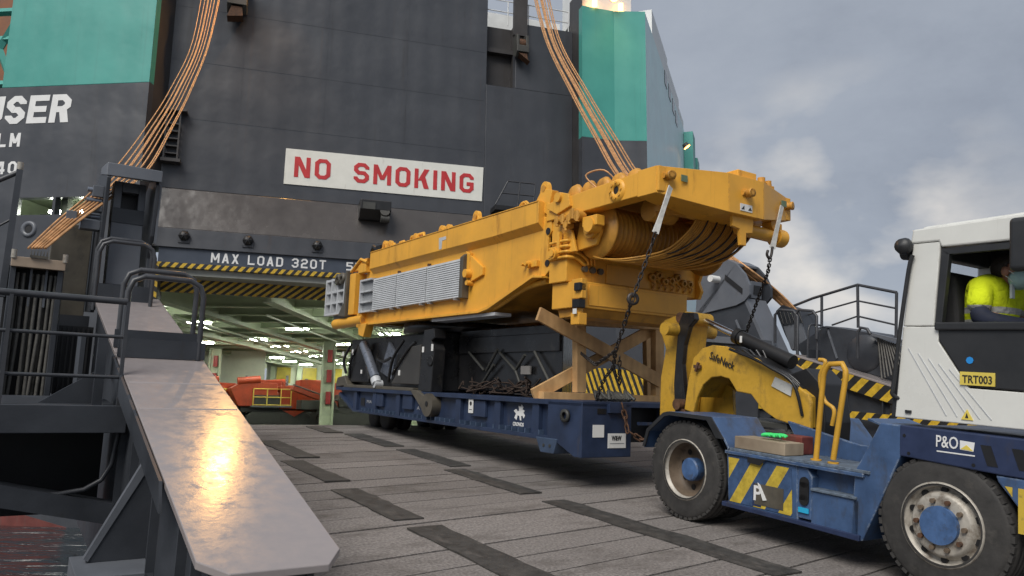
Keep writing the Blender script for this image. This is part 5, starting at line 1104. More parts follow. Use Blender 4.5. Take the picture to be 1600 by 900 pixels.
chain('lashing_chain','dark lashing chain hanging from the white strap in front of the timber frame',[b,c1,c2,c3,c4],CRN,M['chain'],.85)
m=MB(); p=CRN.on(989,467,1,-1.3); m.rev([(.045,-.012),(.075,-.012),(.075,.012),(.045,.012),(.045,-.012)],p,(.3,1,0),18); tag(m.build('shackle_ring',M['chain'],frame=CRN),'round dark shackle ring halfway up the hanging lashing chain','shackle')
e1=CRN.on(936,612,1,.0); e2=CRN.on(929,622,1,.05); chain('lashing_chain','short lashing chain running down left from the chain joint to the trailer deck',[c4,CRN.on(945,590,1,-.2),Vector((.32,.1,.04))],CRN,M['chain'],.8)
chain('lashing_chain','slack loop of lashing chain hanging in the middle of the timber frame',[c4,CRN.on(968,600,1,-.45),CRN.on(968,560,1,-.6)],CRN,M['chain'],.8)
chain('lashing_chain','lashing chain slung left from the chain joint to the timber post',[c3,CRN.on(930,570,1,-.1),CRN.on(908,552,1,.9)],CRN,M['chain'],.9)
chain('lashing_chain','rusty chain hanging from the trailer front towards the truck wheel',[Vector((.62,-.06,-.02)),Vector((.66,-.09,-.2)),CRN.on(980,672,1,-.12),CRN.on(1000,686,1,-.2),CRN.on(1026,688,1,-.35)],CRN,M['rust'],1.15)
a=CRN.on(1222,322,1,-1.52); b=CRN.on(1207,388,1,-1.5); strap('grey webbing strap hanging from the far corner of the yellow crane tail',a,b,.075,CRN)
m=MB(); p=b; m.tube(smooth_path([p+V(0,0,.02),p+V(-.02,0,-.08),p+V(-.06,0,-.14),p+V(-.11,0,-.1),p+V(-.09,0,-.04)],4),.018,7); tag(m.build('chain_hook',M['chain'],frame=CRN),'dark chain hook under the far webbing strap','hook')
chain('lashing_chain','dark lashing chain running from the far strap down behind the gooseneck',[b+V(-.05,0,-.14),CRN.on(1200,425,1,-1.3),CRN.on(1185,465,1,-.9),CRN.on(1166,520,1,-.3),CRN.on(1150,600,1,.0)],CRN,M['chain'],.8)
rp=MB(); 
random.seed(3)
for i in range(9):
    x=.35+.07*i; rp.tube(smooth_path([(x,.12,.02),(x+.05,.2+random.uniform(0,.1),.09+random.uniform(0,.06)),(x+.12,.14,.03)],4),.03,6)
tag(rp.build('rag_heap',M['mdark'],frame=CRN),'dark heap of slings on the trailer front beside the timber frame','slings')
random.seed(21)
# ================================================================== GOOSENECK (truck frame w, s, z)
G=thing('gooseneck',TRK,'yellow hydraulic gooseneck coupling the trailer to the truck','gooseneck')
def nk(px,py,o): p=TRK.on(px,py,0,o); return (p.y,p.z)
# upright with crosshead
post=[nk(*p,1.0) for p in ((1030,512),(1038,500),(1055,493),(1072,486),(1079,500),(1074,540),(1068,600),(1062,650),(1030,655),(1032,590),(1040,545))]
m=MB(); m.prism(post,0,1.0,1.34); m.build('upright',M['neck'],G,bevel=.015)
m=MB(); p=nk(1045,512,1.0); m.cyl((.72,*nk(1045,514,.8)),(1.6,*nk(1045,514,.8)),.085,n=18); m.build('cross_pin',M['neck'],G,bevel=.006)
m=MB(); p=nk(1068,497,1.0); m.cyl((.93,*p),(1.42,*p),.07,n=16); m.build('pivot_pin',M['rust'],G)
blk=[nk(*p,1.05) for p in ((1078,489),(1096,490),(1098,500),(1088,512),(1080,540),(1077,570),(1080,605),(1084,640),(1066,650),(1064,600),(1068,545),(1072,505))]
m=MB(); m.prism(blk,0,.92,.998); m.build('curved_link',M['carr'],G,bevel=.012)
# arched body: two side plates with web between
arch=[nk(*p,.85) for p in ((1068,640),(1074,595),(1082,560),(1096,544),(1112,539),(1132,541),(1180,560),(1240,600),(1262,616),(1266,630),(1265,672),(1212,656),(1190,640),(1172,616),(1150,612),(1138,592),(1125,588),(1110,590),(1097,602),(1088,622),(1082,645))]
m=MB(); m.prism(arch,0,.86,.91); o=m.build('side_plate',M['neck'],G,bevel=.012)
m=MB(); m.prism(arch,0,1.45,1.50); m.build('side_plate',M['neck'],G,bevel=.012)
core=[nk(*p,.85) for p in ((1073,600),(1085,560),(1097,546),(1112,541),(1132,543),(1180,562),(1240,602),(1262,620),(1262,668),(1212,652),(1186,632),(1170,610),(1150,606),(1136,580),(1112,576),(1094,590),(1082,620))]
m=MB(); m.prism(core,0,.912,1.448); m.build('box_core',M['neck'],G)
inn=[nk(*p,1.3) for p in ((1085,650),(1090,610),(1105,595),(1125,592),(1140,610),(1142,655))]
m=MB(); m.prism(inn,0,1.36,1.40); m.build('inner_web',M['neck'],G)
m=MB(); pl=[nk(*p,.845) for p in ((1211,589),(1238,602),(1235,619),(1205,603))]; m.prism(pl,0,.845,.858); m.build('rating_plate',paint('plate_grey_white',(.5,.5,.47),.5,dirt=(.2,.15,.12),damt=.3,ds=(20,20,20)),G)
a=nk(1108,560,.848); b=nk(1146,578,.848)
text('letters','SafeNeck',.13,(.848,a[0],a[1]),(0,b[0]-a[0],b[1]-a[1]),(0,0,1),M['txtk'],G,off=.001,width=math.hypot(b[0]-a[0],b[1]-a[1]))
m=MB(); p=nk(1092,573,.85); m.beam((.83,p[0]-.05,p[1]),(.83,p[0]+.06,p[1]+.0),.03,.04); m.beam((.82,p[0]+.02,p[1]-.06),(.82,p[0]-.02,p[1]+.05),.03,.03); m.build('latch_cleat',M['rust'],G)
m=MB(); p=nk(1070,632,.95); m.cyl((.8,*p),(1.1,*p),.07,n=12); m.cyl((.85,p[0]-.05,p[1]-.1),(1.05,p[0]-.05,p[1]-.1),.05,n=12); m.build('coupling_pin',M['rust'],G)
gt=[nk(*p,.95) for p in ((1135,540),(1180,555),(1240,594),(1256,606),(1256,614),(1240,604),(1180,565),(1135,547))]
m=MB(); m.prism(gt,0,.915,1.445); m.build('grease_cover',M['black'],G)
# hydraulic cylinder with chrome rod
A_=Vector((1.18,*nk(1094,499,1.15))); B_=Vector((1.18,*nk(1148,524,1.15))); C_=Vector((1.18,*nk(1236,566,1.15)))
m=MB(); m.cyl(A_,B_,.042,n=16); m.build('chrome_rod',M['chrome'],G)
m=MB(); m.cyl(B_,C_,.085,n=20); m.cyl(B_,B_+(C_-B_)*.08,.1,n=20); hc=m.build('hydraulic_cylinder',M['black'],G)
m=MB(); d=(C_-B_); m.box(1.07,1.075,*(sorted((B_.y+d.y*.18,B_.y+d.y*.22))),B_.z+d.z*.2-.03,B_.z+d.z*.2+.05); m.build('sticker',M['white'],hc)
m=MB(); m.cyl(A_+V(-.14,0,0),A_+V(.14,0,0),.08,n=14); m.build('rod_eye',M['neck'],G)
# hose bundle and turntable column
for i in range(7):
    o_=.75+i*.07; pts=[(o_,*nk(1172+i*4,548,1.1)),(o_,*nk(1200,562+i*3,1.0)),(o_,*nk(1225+i*3,575+i*3,1.0)),(o_+.05,*nk(1258,600+i*4,1.0)),(o_+.1,*nk(1268,650,1.0))]
    m=MB(); m.tube(smooth_path(pts,5),.018,6); m.build('hose',M['carr'],G)
m=MB(); col=[nk(*p,1.0) for p in ((1235,585),(1262,575),(1285,600),(1292,660),(1290,690),(1262,690),(1264,620))]; m.prism(col,0,.98,1.42); m.build('turret',M['black'],G,bevel=.015)
m=MB(); m.tube(smooth_path([(.8,*nk(1280,562,.8)),(.8,*nk(1290,566,.8)),(.8,*nk(1281,590,.8)),(.8,*nk(1288,625,.8)),(.8,*nk(1303,640,.8)),(.8,*nk(1300,665,.8))],5),.022,7); m.build('hose_guard',M['ladder'],G)
c=nk(1230,690,1.2)
m=MB(); m.cyl((1.2,c[0],.78),(1.2,c[0],c[1]+.16),.42,.36,n=26); m.build('turntable',M['carr'],G)
m=MB(); m.box(.9,1.5,-.62,.1,1.02,1.10); m.prism([(.1,.85),(-.7,.85),(-.75,1.02),(.2,1.02)],0,.8,1.6); m.build('kingpin_plate',M['mdark'],G,bevel=.01)

# ================================================================== TERMINAL TRACTOR
K2=thing('terminal_tractor',TRK,'blue port tractor with white cab pulling the loaded trailer','truck')
def tyre(parent,w0,s,out=-1,wid=.30,r=.54):
    m=MB(); o=out
    prof=[(.30,0),(.335,-.0),(.40,.012),(.48,.0),(.512,.02),(.528,.05),(.54,.07),(.54,.11),(.525,.115),(.525,.125),(.54,.13),(.54,.17),(.525,.175),(.525,.185),(.54,.19),(.54,wid-.07),(.528,wid-.05),(.512,wid-.02),(.48,wid),(.40,wid-.012),(.30,wid)]
    prof=[(a*r/.54,b) for a,b in prof]
    m.rev(prof,(w0,s,r),(1,0,0),56)
    t=m.build('tyre',M['rubber'],parent)
    lg=MB(); n=46
    for i in range(n):
        a=2*math.pi*i/n; ca_,sa_=math.cos(a),math.sin(a)
        for x0,x1 in ((.012,.075),(wid-.075,wid-.012)):
            c=Vector((w0+(x0+x1)/2,s+ca_*(r-.016),r+sa_*(r-.016))); rad=Vector((0,ca_,sa_)); tg=Vector((0,-sa_,ca_)); ax=Vector((1,0,0)); hw=(x1-x0)/2
            vs=[c+ax*(i_*hw)+tg*(j_*.024)+rad*(k_*.0135-.0075) for k_ in (-1,1) for i_,j_ in ((-1,-1),(1,-1),(1,1),(-1,1))]
            lg.add(vs,[(3,2,1,0),(4,5,6,7),(0,1,5,4),(1,2,6,5),(2,3,7,6),(3,0,4,7)])
    for sd in (0,):
        pass
    lo=lg.build('tread_blocks',M['rubber'],t); lo['kind']='stuff'
    return t
def empty_part(name,parent):
    o=bpy.data.objects.new(name,None); COL.objects.link(o); o.parent=parent; return o
def rear_wheel(w0,out):
    wh=empty_part('rear_wheel',K2)
    tyre(wh,w0,0); x=w0 if out<0 else w0+.30; d=-out
    m=MB(); m.rev([(.318,-.005),(.33,.0),(.318,.02),(.30,.03),(.288,.05)],(x,0,.54),(d,0,0),40); m.build('rim',M['rim'],wh)
    m=MB(); m.rev([(.288,.05),(.272,.17),(.24,.20),(.13,.205),(.12,.18)],(x,0,.54),(d,0,0),40); m.build('rim_dish',M['rimd'],wh)
    m=MB(); m.cyl((x+d*.2,0,.54),(x+d*.09,0,.54),.125,n=24); m.cyl((x+d*.09,0,.54),(x+d*.075,0,.54),.125,.11,n=24); m.build('hub',M['hub'],wh,bevel=.006)
    for i in range(8):
        a=2*math.pi*i/8+.2; m=MB(); m.cyl((x+d*.199,math.cos(a)*.205,.54+math.sin(a)*.205),(x+d*.195,math.cos(a)*.205,.54+math.sin(a)*.205),.032,n=10); m.build('rim_hole',M['black'],wh)
    return wh
rear_wheel(0,-1); rear_wheel(2.15,1)
for w0 in (.34,1.81):
    iw=empty_part('rear_wheel',K2); tyre(iw,w0,0)
def front_wheel(w0,out):
    wh=empty_part('front_wheel',K2); s=-2.80
    tyre(wh,w0,s); x=w0 if out<0 else w0+.30; d=-out
    m=MB(); m.rev([(.318,-.008),(.332,.0),(.318,.015),(.30,.02),(.292,.07),(.268,.075),(.25,.03),(.235,.005),(.22,.0),(.12,.0)],(x,s,.54),(d,0,0),44); m.build('rim',M['rim'],wh)
    m=MB(); m.cyl((x+d*.03,s,.54),(x-d*.04,s,.54),.148,n=32); m.build('hub',M['hub'],wh,bevel=.008)
    for i in range(10):
        a=2*math.pi*i/10; m=MB(); m.cyl((x+d*.02,s+math.cos(a)*.188,.54+math.sin(a)*.188),(x-d*.03,s+math.cos(a)*.188,.54+math.sin(a)*.188),.021,n=6); m.build('wheel_nut',M['rimd'] if i%3 else M['rust'],wh)
        a+=.31; m=MB(); m.cyl((x+d*.075,s+math.cos(a)*.268,.54+math.sin(a)*.268),(x+d*.045,s+math.cos(a)*.268,.54+math.sin(a)*.268),.026,n=10); m.build('rim_hole',M['black'],wh)
front_wheel(.0,-1); front_wheel(2.15,1)
m=MB(); m.cyl((.2,0,.54),(2.2,0,.54),.09,n=12); m.cyl((.2,-2.8,.54),(2.2,-2.8,.54),.07,n=12); m.cyl((1.2,.1,.54),(1.2,-.1,.54),.25,n=14); m.build('axle',M['mdark'],K2)
for w0 in (.72,1.6):
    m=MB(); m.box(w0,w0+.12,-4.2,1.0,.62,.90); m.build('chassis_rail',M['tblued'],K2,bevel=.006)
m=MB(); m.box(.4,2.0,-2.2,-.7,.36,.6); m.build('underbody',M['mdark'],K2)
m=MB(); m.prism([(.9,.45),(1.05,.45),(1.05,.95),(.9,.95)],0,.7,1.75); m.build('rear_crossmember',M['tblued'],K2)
# rear fenders
def fender(w0,w1,name='rear_fender'):
    f=[(.62,.72),(.56,.92),(.30,1.13),(.22,1.15),(-.42,1.15),(-.62,.92),(-.66,.86)]
    m=MB(); out=[(a,b) for a,b in f]; inn=[(a*.985,b-.022) for a,b in reversed(f)]; m.prism(out+inn,0,w0,w1); return m.build(name,M['tblue'],K2,bevel=.005)
fender(-.04,.66); fender(1.80,2.49)
m=MB(); m.prism([(.62,.72),(.56,.92),(.30,1.13),(.22,1.15),(-.42,1.15),(-.6,.94),(-.5,.94),(-.36,1.11),(.20,1.11),(.28,1.09),(.52,.9),(.58,.72)],0,-.06,-.042); m.build('fender_lip',M['cabk'],K2)
# side deck, tool box with hazard stripes, recess with step
m=MB(); m.box(-.02,.9,-2.2,-.62,.835,.862); m.build('side_deck',M['deckgrip'],K2,bevel=.004)
m=MB(); m.box(-.03,.9,-2.15,-.60,.80,.834); m.build('deck_edge',M['tblue'],K2,bevel=.006)
m=MB(); m.prism([(-.64,.30),(-.60,.80),(-1.46,.80),(-1.48,.30)],0,.0,.6); bx_=m.build('tool_box',M['tblue'],K2,bevel=.012)
m=MB(); m.prism([(-.66,.33),(-.63,.765),(-1.40,.765),(-1.42,.33)],0,-.005,-.001); m.build('hazard_stripes',M['hz_truck'],bx_)
m=MB(); m.prism([(-.98,.36),(-1.32,.36),(-1.32,.56),(-.98,.56)],0,-.009,-.006); m.build('grey_patch',M['carrg'],bx_)
m=MB(); m.prism([(-.955,.34),(-1.06,.34),(-1.06,.56),(-.955,.56)],0,-.0075,-.0055); m.build('blue_patch',M['tblued'],bx_)
text('letters','P',.2,(-.0095,-.96,.40),(0,-1,0),(0,0,1),M['white_letter'],bx_,off=.004)
m=MB(); m.prism([(-1.02,.57),(-1.05,.55),(-1.13,.42),(-1.09,.41)],0,-.02,-.011); m.build('paper_scrap',M['white'],bx_)
m=MB(); m.prism([(-.90,.80),(-1.12,.80),(-1.05,.74),(-.9,.75)],0,-.034,-.031); m.build('black_tape',M['black'],bx_)
m=MB(); m.prism([(-1.46,.33),(-1.46,.80),(-1.56,.80),(-1.62,.72),(-1.62,.33)],0,.005,.55); m.build('corner_box',M['tblue'],K2,bevel=.01)
m=MB(); m.cyl((.0,-1.545,.50),(-.01,-1.545,.50),.05,n=14); m.box(-.01,.0,-1.595,-1.495,.5,.66); m.cyl((.0,-1.545,.66),(-.01,-1.545,.66),.05,n=14); m.build('marker_lamp_recess',M['black'],K2)
m=MB(); m.box(-.012,-.002,-1.60,-1.49,.385,.43); m.build('blue_sticker',paint('sticker_cyan',(.02,.33,.55),.4),K2)
m=MB(); m.box(.10,.5,-2.12,-1.60,.32,.80); m.build('step_recess',M['tblue'],K2)
m=MB(); m.box(.0,.3,-2.1,-1.62,.30,.60); m.build('step_box',M['tblue'],K2,bevel=.01)
m=MB(); m.box(-.02,.35,-2.08,-1.62,.60,.625); m.build('step',M['deckgrip'],K2,bevel=.005)
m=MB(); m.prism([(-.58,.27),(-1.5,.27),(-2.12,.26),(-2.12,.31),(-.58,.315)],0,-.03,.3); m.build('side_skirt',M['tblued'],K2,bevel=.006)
# front fender strut, chassis side, front bumper
m=MB(); m.prism([(-2.28,1.28),(-2.05,.84),(-2.02,.28),(-2.13,.26),(-2.26,.55),(-2.47,1.04),(-2.47,1.28)],0,.0,.42); m.build('front_fender',M['tblue'],K2,bevel=.01)
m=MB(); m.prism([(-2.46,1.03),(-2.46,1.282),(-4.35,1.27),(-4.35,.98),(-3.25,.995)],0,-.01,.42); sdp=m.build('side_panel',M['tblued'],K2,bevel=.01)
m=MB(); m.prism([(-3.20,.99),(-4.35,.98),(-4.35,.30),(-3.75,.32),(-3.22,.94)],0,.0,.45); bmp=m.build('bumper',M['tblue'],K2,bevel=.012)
m=MB(); m.box(-.006,-.001,-3.46,-3.36,.60,.92); m.prism([(-3.27,.92),(-3.32,.92),(-3.32,.85)],0,-.006,-.001); m.build('hazard_mark',paint('mark_yellow',(.5,.35,.04),.5,dirt=(.15,.12,.06),damt=.3,ds=(20,20,20)),bmp)
for a in (-3.10,-3.32):
    m=MB(); m.prism([(a,1.20),(a-.075,1.20),(a-.125,1.05),(a-.05,1.05)],0,-.014,-.0105); m.build('vent_slot',M['black'],sdp)
for s_,z_ in ((-2.54,1.06),(-3.05,1.04),(-2.5,1.2)):
    m=MB(); m.cyl((-.013,s_,z_),(-.0105,s_,z_),.014,n=8); m.build('bolt_hole',M['black'],sdp)
text('letters','P&O',.13,(-.0125,-2.765,1.145),(0,-1,0),(0,0,1),M['white_letter'],sdp,off=.001,width=.17)
m=MB(); m.prism([(-2.95,1.145),(-3.05,1.14),(-3.06,1.21),(-2.95,1.215)],0,-.014,-.0115); fl_=m.build('flag_emblem',M['white_letter'],sdp)
m=MB(); m.prism([(-2.955,1.15),(-3.05,1.145),(-3.0,1.185)],0,-.016,-.0142); m.build('flag_field',M['signyel'],fl_)
m=MB(); m.box(-.013,-.0115,-3.06,-2.77,1.105,1.115); m.build('underline',M['white_letter'],sdp)
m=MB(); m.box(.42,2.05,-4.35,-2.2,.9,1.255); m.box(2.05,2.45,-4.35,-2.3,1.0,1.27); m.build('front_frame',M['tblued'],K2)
m=MB(); m.box(.0,.62,-2.45,-2.15,.62,1.02); m.box(-.0,.62,-3.4,-3.2,.62,1.02); m.build('wheel_arch_liner',M['black'],K2) if False else None
m=MB(); m.prism([(-2.3,.60),(-2.35,.85),(-2.55,1.04),(-3.05,1.04),(-3.3,.8),(-3.3,1.1),(-2.3,1.1)],0,.42,.5); m.build('arch_liner',M['black'],K2)
# things bolted behind the cab
m=MB(); m.prism([(-1.1,.86),(-2.2,.86),(-2.2,1.0),(-1.7,1.02),(-.9,1.16)],0,.55,.60); m.build('inner_guard',M['tblue'],K2,bevel=.006)
m=MB(); m.hexa([(1.55,-1.15,1.22),(1.55,-2.1,.95),(2.3,-2.1,.95),(2.3,-1.15,1.22)],[(1.55,-1.15,1.20),(1.55,-2.1,.93),(2.3,-2.1,.93),(2.3,-1.15,1.20)]); m.build('sloping_plate',M['tblue'],K2)
# yellow hooped handrail
for i,(a,b) in enumerate(((-1.58,-1.66),)): pass
h0,h1=TRK.on(1275,718,0,.12),TRK.on(1302,718,0,.10); t0,t1=TRK.on(1288,572,0,.12),TRK.on(1324,572,0,.10)
m=MB(); m.tube([h0,h0.lerp(t0,.9),h0.lerp(t0,.96)+Vector((0,-.015,0)),t0+Vector((0,-.06,.02)),t1+Vector((0,.05,.02)),h1.lerp(t1,.95)+Vector((0,.01,0)),h1.lerp(t1,.88),h1],.026,10); m.build('hooped_handrail',M['ladder'],K2)
m=MB(); m.cyl((h0.x,h0.y,.862),(h0.x,h0.y,.875),.05,n=12); m.cyl((h1.x,h1.y,.862),(h1.x,h1.y,.875),.05,n=12); m.build('rail_foot',M['ladder'],K2)
# ---- cab
CB,CT=1.34,2.90; R0=-2.40
Wc=1.15
# near side wall: rear quarter panel, pillar, roof rail, lower white skirt, black door panel
m=MB(); m.prism([(-2.38,CB),(-2.44,2.10),(-2.74,2.10),(-2.74,1.98),(-2.98,1.62),(-4.1,1.60),(-4.1,CB)],0,.05,.10); qp=m.build('quarter_panel',M['cabw'],K2,bevel=.008)
for i in range(5):
    m=MB(); a=-2.47-i*.085; b=2.02-i*.04; m.beam((.049,a-.02,b-.10),(.049,a-.34,CB+.05),.006,.007,(1,0,0)); m.build('crease_shade',M['alu'],qp)  # thin grey strips stand in for the shade in the panel grooves
m=MB(); m.prism([(-2.44,2.105),(-2.52,2.80),(-2.75,2.80),(-2.70,2.105)],0,.05,.12); m.build('rear_pillar',M['cabw'],K2,bevel=.01)
m=MB(); m.prism([(-2.705,2.10),(-2.755,2.74),(-2.82,2.70),(-2.76,2.10)],0,.055,.11); m.build('door_seal',M['cabk'],K2,bevel=.006)
m=MB(); m.prism([(-2.755,2.74),(-4.1,2.75),(-4.1,2.70),(-2.8,2.69)],0,.055,.11); m.build('door_seal',M['cabk'],K2)
m=MB(); m.prism([(-2.50,2.80),(-2.52,2.92),(-4.2,2.97),(-4.2,2.76),(-2.76,2.75),(-2.74,2.80)],0,.04,.14); m.build('roof_rail',M['cabw'],K2,bevel=.015)
m=MB(); m.prism([(-2.52,2.90),(-2.56,2.955),(-4.2,3.01),(-4.2,2.92)],0,.12,Wc-.02); m.build('roof',M['cabw'],K2,bevel=.03)
m=MB(); m.prism([(-2.7,2.86),(-2.7,2.89),(-4.2,2.92),(-4.2,2.86)],0,.14,Wc-.05); m.build('headliner',M['cabk'],K2)
m=MB(); m.prism([(-2.74,2.12),(-2.745,1.99),(-2.985,1.63),(-4.1,1.61),(-4.1,2.12)],0,.045,.105); dp=m.build('door_panel',M['cabk'],K2,bevel=.01)
m=MB(); m.box(.02,.11,-4.1,-2.72,2.07,2.135); m.build('window_sill',M['cabk'],K2,bevel=.012)
ty=MB(); a=TRK.on(1500,601,0,.04); b=TRK.on(1555,583,0,.04); ty.box(.036,.044,b.y,a.y,a.z-.0,b.z); tyo=ty.build('number_plate',M['signyel'],dp)
text('letters','TRT003',.085,(.034,a.y-.02,a.z+.018),(0,-1,0),(0,0,1),M['txtk'],tyo,off=.001,width=abs(a.y-b.y)-.04)
m=MB(); c=TRK.on(1515,563,0,.04); m.cyl((.044,c.y,c.z),(.040,c.y,c.z),.028,n=8); m.build('blue_sticker',paint('sticker_blue',(.02,.25,.65),.4),dp)
m=MB(); c=TRK.on(1511,650,0,.045); m.prism([(c.y+.045,c.z-.03),(c.y-.045,c.z-.03),(c.y,c.z+.05)],0,.042,.049); wn=m.build('warning_triangle',M['signyel'],K2); m=MB(); m.prism([(c.y+.012,c.z-.015),(c.y-.012,c.z-.015),(c.y,c.z+.025)],0,.039,.041); m.build('pictogram',M['txtk'],wn)
m=MB(); c=TRK.on(1418,643,0,.04); m.box(.035,.05,c.y-.03,c.y+.02,c.z-.012,c.z+.012); m.build('catch',M['cabk'],K2)
# rear wall with window, far wall with windows, front pillar, floor
m=MB(); m.prism([(-2.42,CB),(-2.47,2.10),(-2.53,2.10),(-2.48,CB)],0,.10,Wc); m.box(.1,.2,-2.56,-2.50,2.1,2.85); m.build('rear_wall',M['cabw'],K2,bevel=.01)
m=MB(); m.box(.12,Wc,-2.62,-2.52,2.70,2.88); m.build('rear_header',M['cabk'],K2,bevel=.01)
m=MB(); m.box(Wc-.06,Wc,-4.1,-2.45,CB,2.18); m.box(Wc-.07,Wc,-2.66,-2.52,2.18,2.72); m.build('far_wall',M['cabw'],K2,bevel=.01)
m=MB(); m.box(Wc-.06,Wc-.002,-4.1,-2.6,2.66,2.9); m.box(Wc-.068,Wc-.002,-2.72,-2.66,2.18,2.68); m.box(Wc-.068,Wc-.002,-3.34,-3.27,2.18,2.68); m.build('far_window_frame',M['cabk'],K2,bevel=.008)
m=MB(); m.box(.1,Wc-.05,-2.53,-2.525,2.1,2.8); m.build('rear_window',glass('rear_glass',(.8,.85,.87),.12),K2)
m=MB(); m.box(Wc-.035,Wc-.03,-4.1,-2.5,2.18,2.72); m.build('side_window',M['glass'],K2)
m=MB(); m.box(.05,.13,-4.2,-4.08,CB,2.95); m.box(Wc-.1,Wc,-4.2,-4.08,CB,2.95); m.box(.05,Wc,-4.2,-4.1,CB,2.1); m.build('front_wall',M['cabw'],K2)
m=MB(); m.box(.1,Wc,-4.1,-2.45,CB,CB+.05); m.build('cab_floor',M['cabk'],K2)
m=MB(); m.box(.3,Wc-.2,-4.1,-3.7,CB,2.2); m.build('dashboard',M['cabk'],K2,bevel=.05)
m=MB(); m.prism([(-2.40,CB),(-2.44,1.95),(-2.46,2.1),(-2.36,1.6),(-2.34,CB)],0,.06,.5); m.build('rear_edge_trim',M['cabk'],K2,bevel=.006)
m=MB(); m.cyl((.12,-2.47,2.74),(.12,-2.40,2.75),.07,n=16); m.rev([(.0,0),(.055,.0),(.075,-.04),(.06,-.09),(0,-.1)],(.06,-2.46,2.78),(1,0,0),14); m.build('rear_lamp',M['cabk'],K2)
# grab rail behind the cab
m=MB(); pts=[(.02,*nk(1424,398,.0)),(.02,*nk(1418,420,.0)),(.02,*nk(1405,510,.0)),(.02,*nk(1394,600,.0)),(.02,*nk(1392,615,.0)),(.06,*nk(1398,622,.0)),(.1,*nk(1406,618,.0))]
m.tube(smooth_path(pts,4),.018,8); m.build('grab_rail',M['cabk'],K2)
# mirror
m=MB(); a=TRK.on(1581,342,0,-.18); b=TRK.on(1581,425,0,-.18); m.box(-.24,-.14,a.y-.24,a.y,b.z,a.z); mi=m.build('mirror',M['cabk'],K2,bevel=.035,seg=4)
m=MB(); m.tube([(-.19,a.y-.15,a.z-.05),(-.1,a.y-.3,a.z+.0),(.06,a.y-.4,a.z-.0)],.016,7); m.build('mirror_arm',M['cabk'],mi)
# seat
SW=.50
m=MB(); m.prism([(-2.62,2.02),(-2.60,2.50),(-2.63,2.57),(-2.70,2.585),(-2.76,2.53),(-2.80,2.05)],0,SW-.24,SW+.24); st=m.build('seat_back',paint('seat_black',(.015,.015,.016),.8,var=.3,vs=20,bump=.002,bs=60),K2,bevel=.05,seg=3)
m=MB(); m.box(SW-.25,SW+.25,-3.25,-2.72,1.82,1.96); m.box(SW-.15,SW+.15,-3.1,-2.8,CB+.05,1.82); m.build('seat_cushion',M['cabk'],K2,bevel=.03)
m=MB(); m.rev([(.165,-.014),(.193,-.014),(.193,.014),(.165,.014),(.165,-.014)],(SW,-3.58,2.16),(0,.5,1),24); m.beam((SW-.17,-3.58,2.16),(SW+.17,-3.58,2.16),.03,.02); m.cyl((SW,-3.58,2.16),(SW,-3.75,2.0),.03,n=8); m.build('steering_wheel',M['cabk'],K2)

# ================================================================== DRIVER
def skin_obj(name,verts,edges,radii,mat,parent,sub=2,root=0):
    me=bpy.data.meshes.new(name); me.from_pydata([tuple(v) for v in verts],edges,[]); o=bpy.data.objects.new(name,me); COL.objects.link(o); o.parent=parent
    o.modifiers.new('skin','SKIN').use_smooth_shade=True
    sv=me.skin_vertices[0].data if me.skin_vertices else None
    if sv is None:
        bm=bmesh.new(); bm.from_mesh(me); bm.verts.layers.skin.verify(); bm.to_mesh(me); bm.free(); sv=me.skin_vertices[0].data
    for i,r in enumerate(radii): sv[i].radius=(r,r) if not isinstance(r,tuple) else r; sv[i].use_root=(i==root)
    s=o.modifiers.new('sub','SUBSURF'); s.levels=sub; s.render_levels=sub; me.materials.append(mat); return o
skin=paint('skin',(.36,.17,.11),.5,var=.12,vs=12)
D=thing('person',TRK,'driver in yellow high-visibility jacket and face mask sitting in the white cab','person')
w0=SW
sk=[(w0,-2.92,1.98),(w0,-2.90,2.15),(w0,-2.92,2.32),(w0,-2.95,2.46),(w0,-3.0,2.46),(w0-.01,-3.03,2.48),(w0-.03,-3.06,2.53),(w0-.03,-3.06,2.59),(w0-.03,-3.04,2.64),
    (w0-.19,-2.94,2.45),(w0-.26,-2.95,2.24),(w0-.20,-3.20,2.16),(w0-.13,-3.42,2.17),
    (w0+.19,-2.95,2.45),(w0+.27,-2.98,2.24),(w0+.20,-3.24,2.16),(w0+.13,-3.46,2.19),
    (w0-.11,-3.0,1.97),(w0-.13,-3.42,1.95),(w0-.13,-3.5,1.55),(w0-.13,-3.64,1.46),(w0+.11,-3.0,1.97),(w0+.13,-3.42,1.95),(w0+.13,-3.5,1.55),(w0+.13,-3.64,1.46)]
ed=[(0,1),(1,2),(2,3),(3,4),(4,5),(5,6),(6,7),(7,8),(3,9),(9,10),(10,11),(11,12),(3,13),(13,14),(14,15),(15,16),(0,17),(17,18),(18,19),(19,20),(0,21),(21,22),(22,23),(23,24)]
rd=[.13,.13,.14,.11,.055,.06,.088,.095,.06,.06,.052,.042,.03,.06,.052,.042,.03,.09,.07,.05,.04,.09,.07,.05,.04]
skin_obj('body',sk,ed,rd,skin,D)
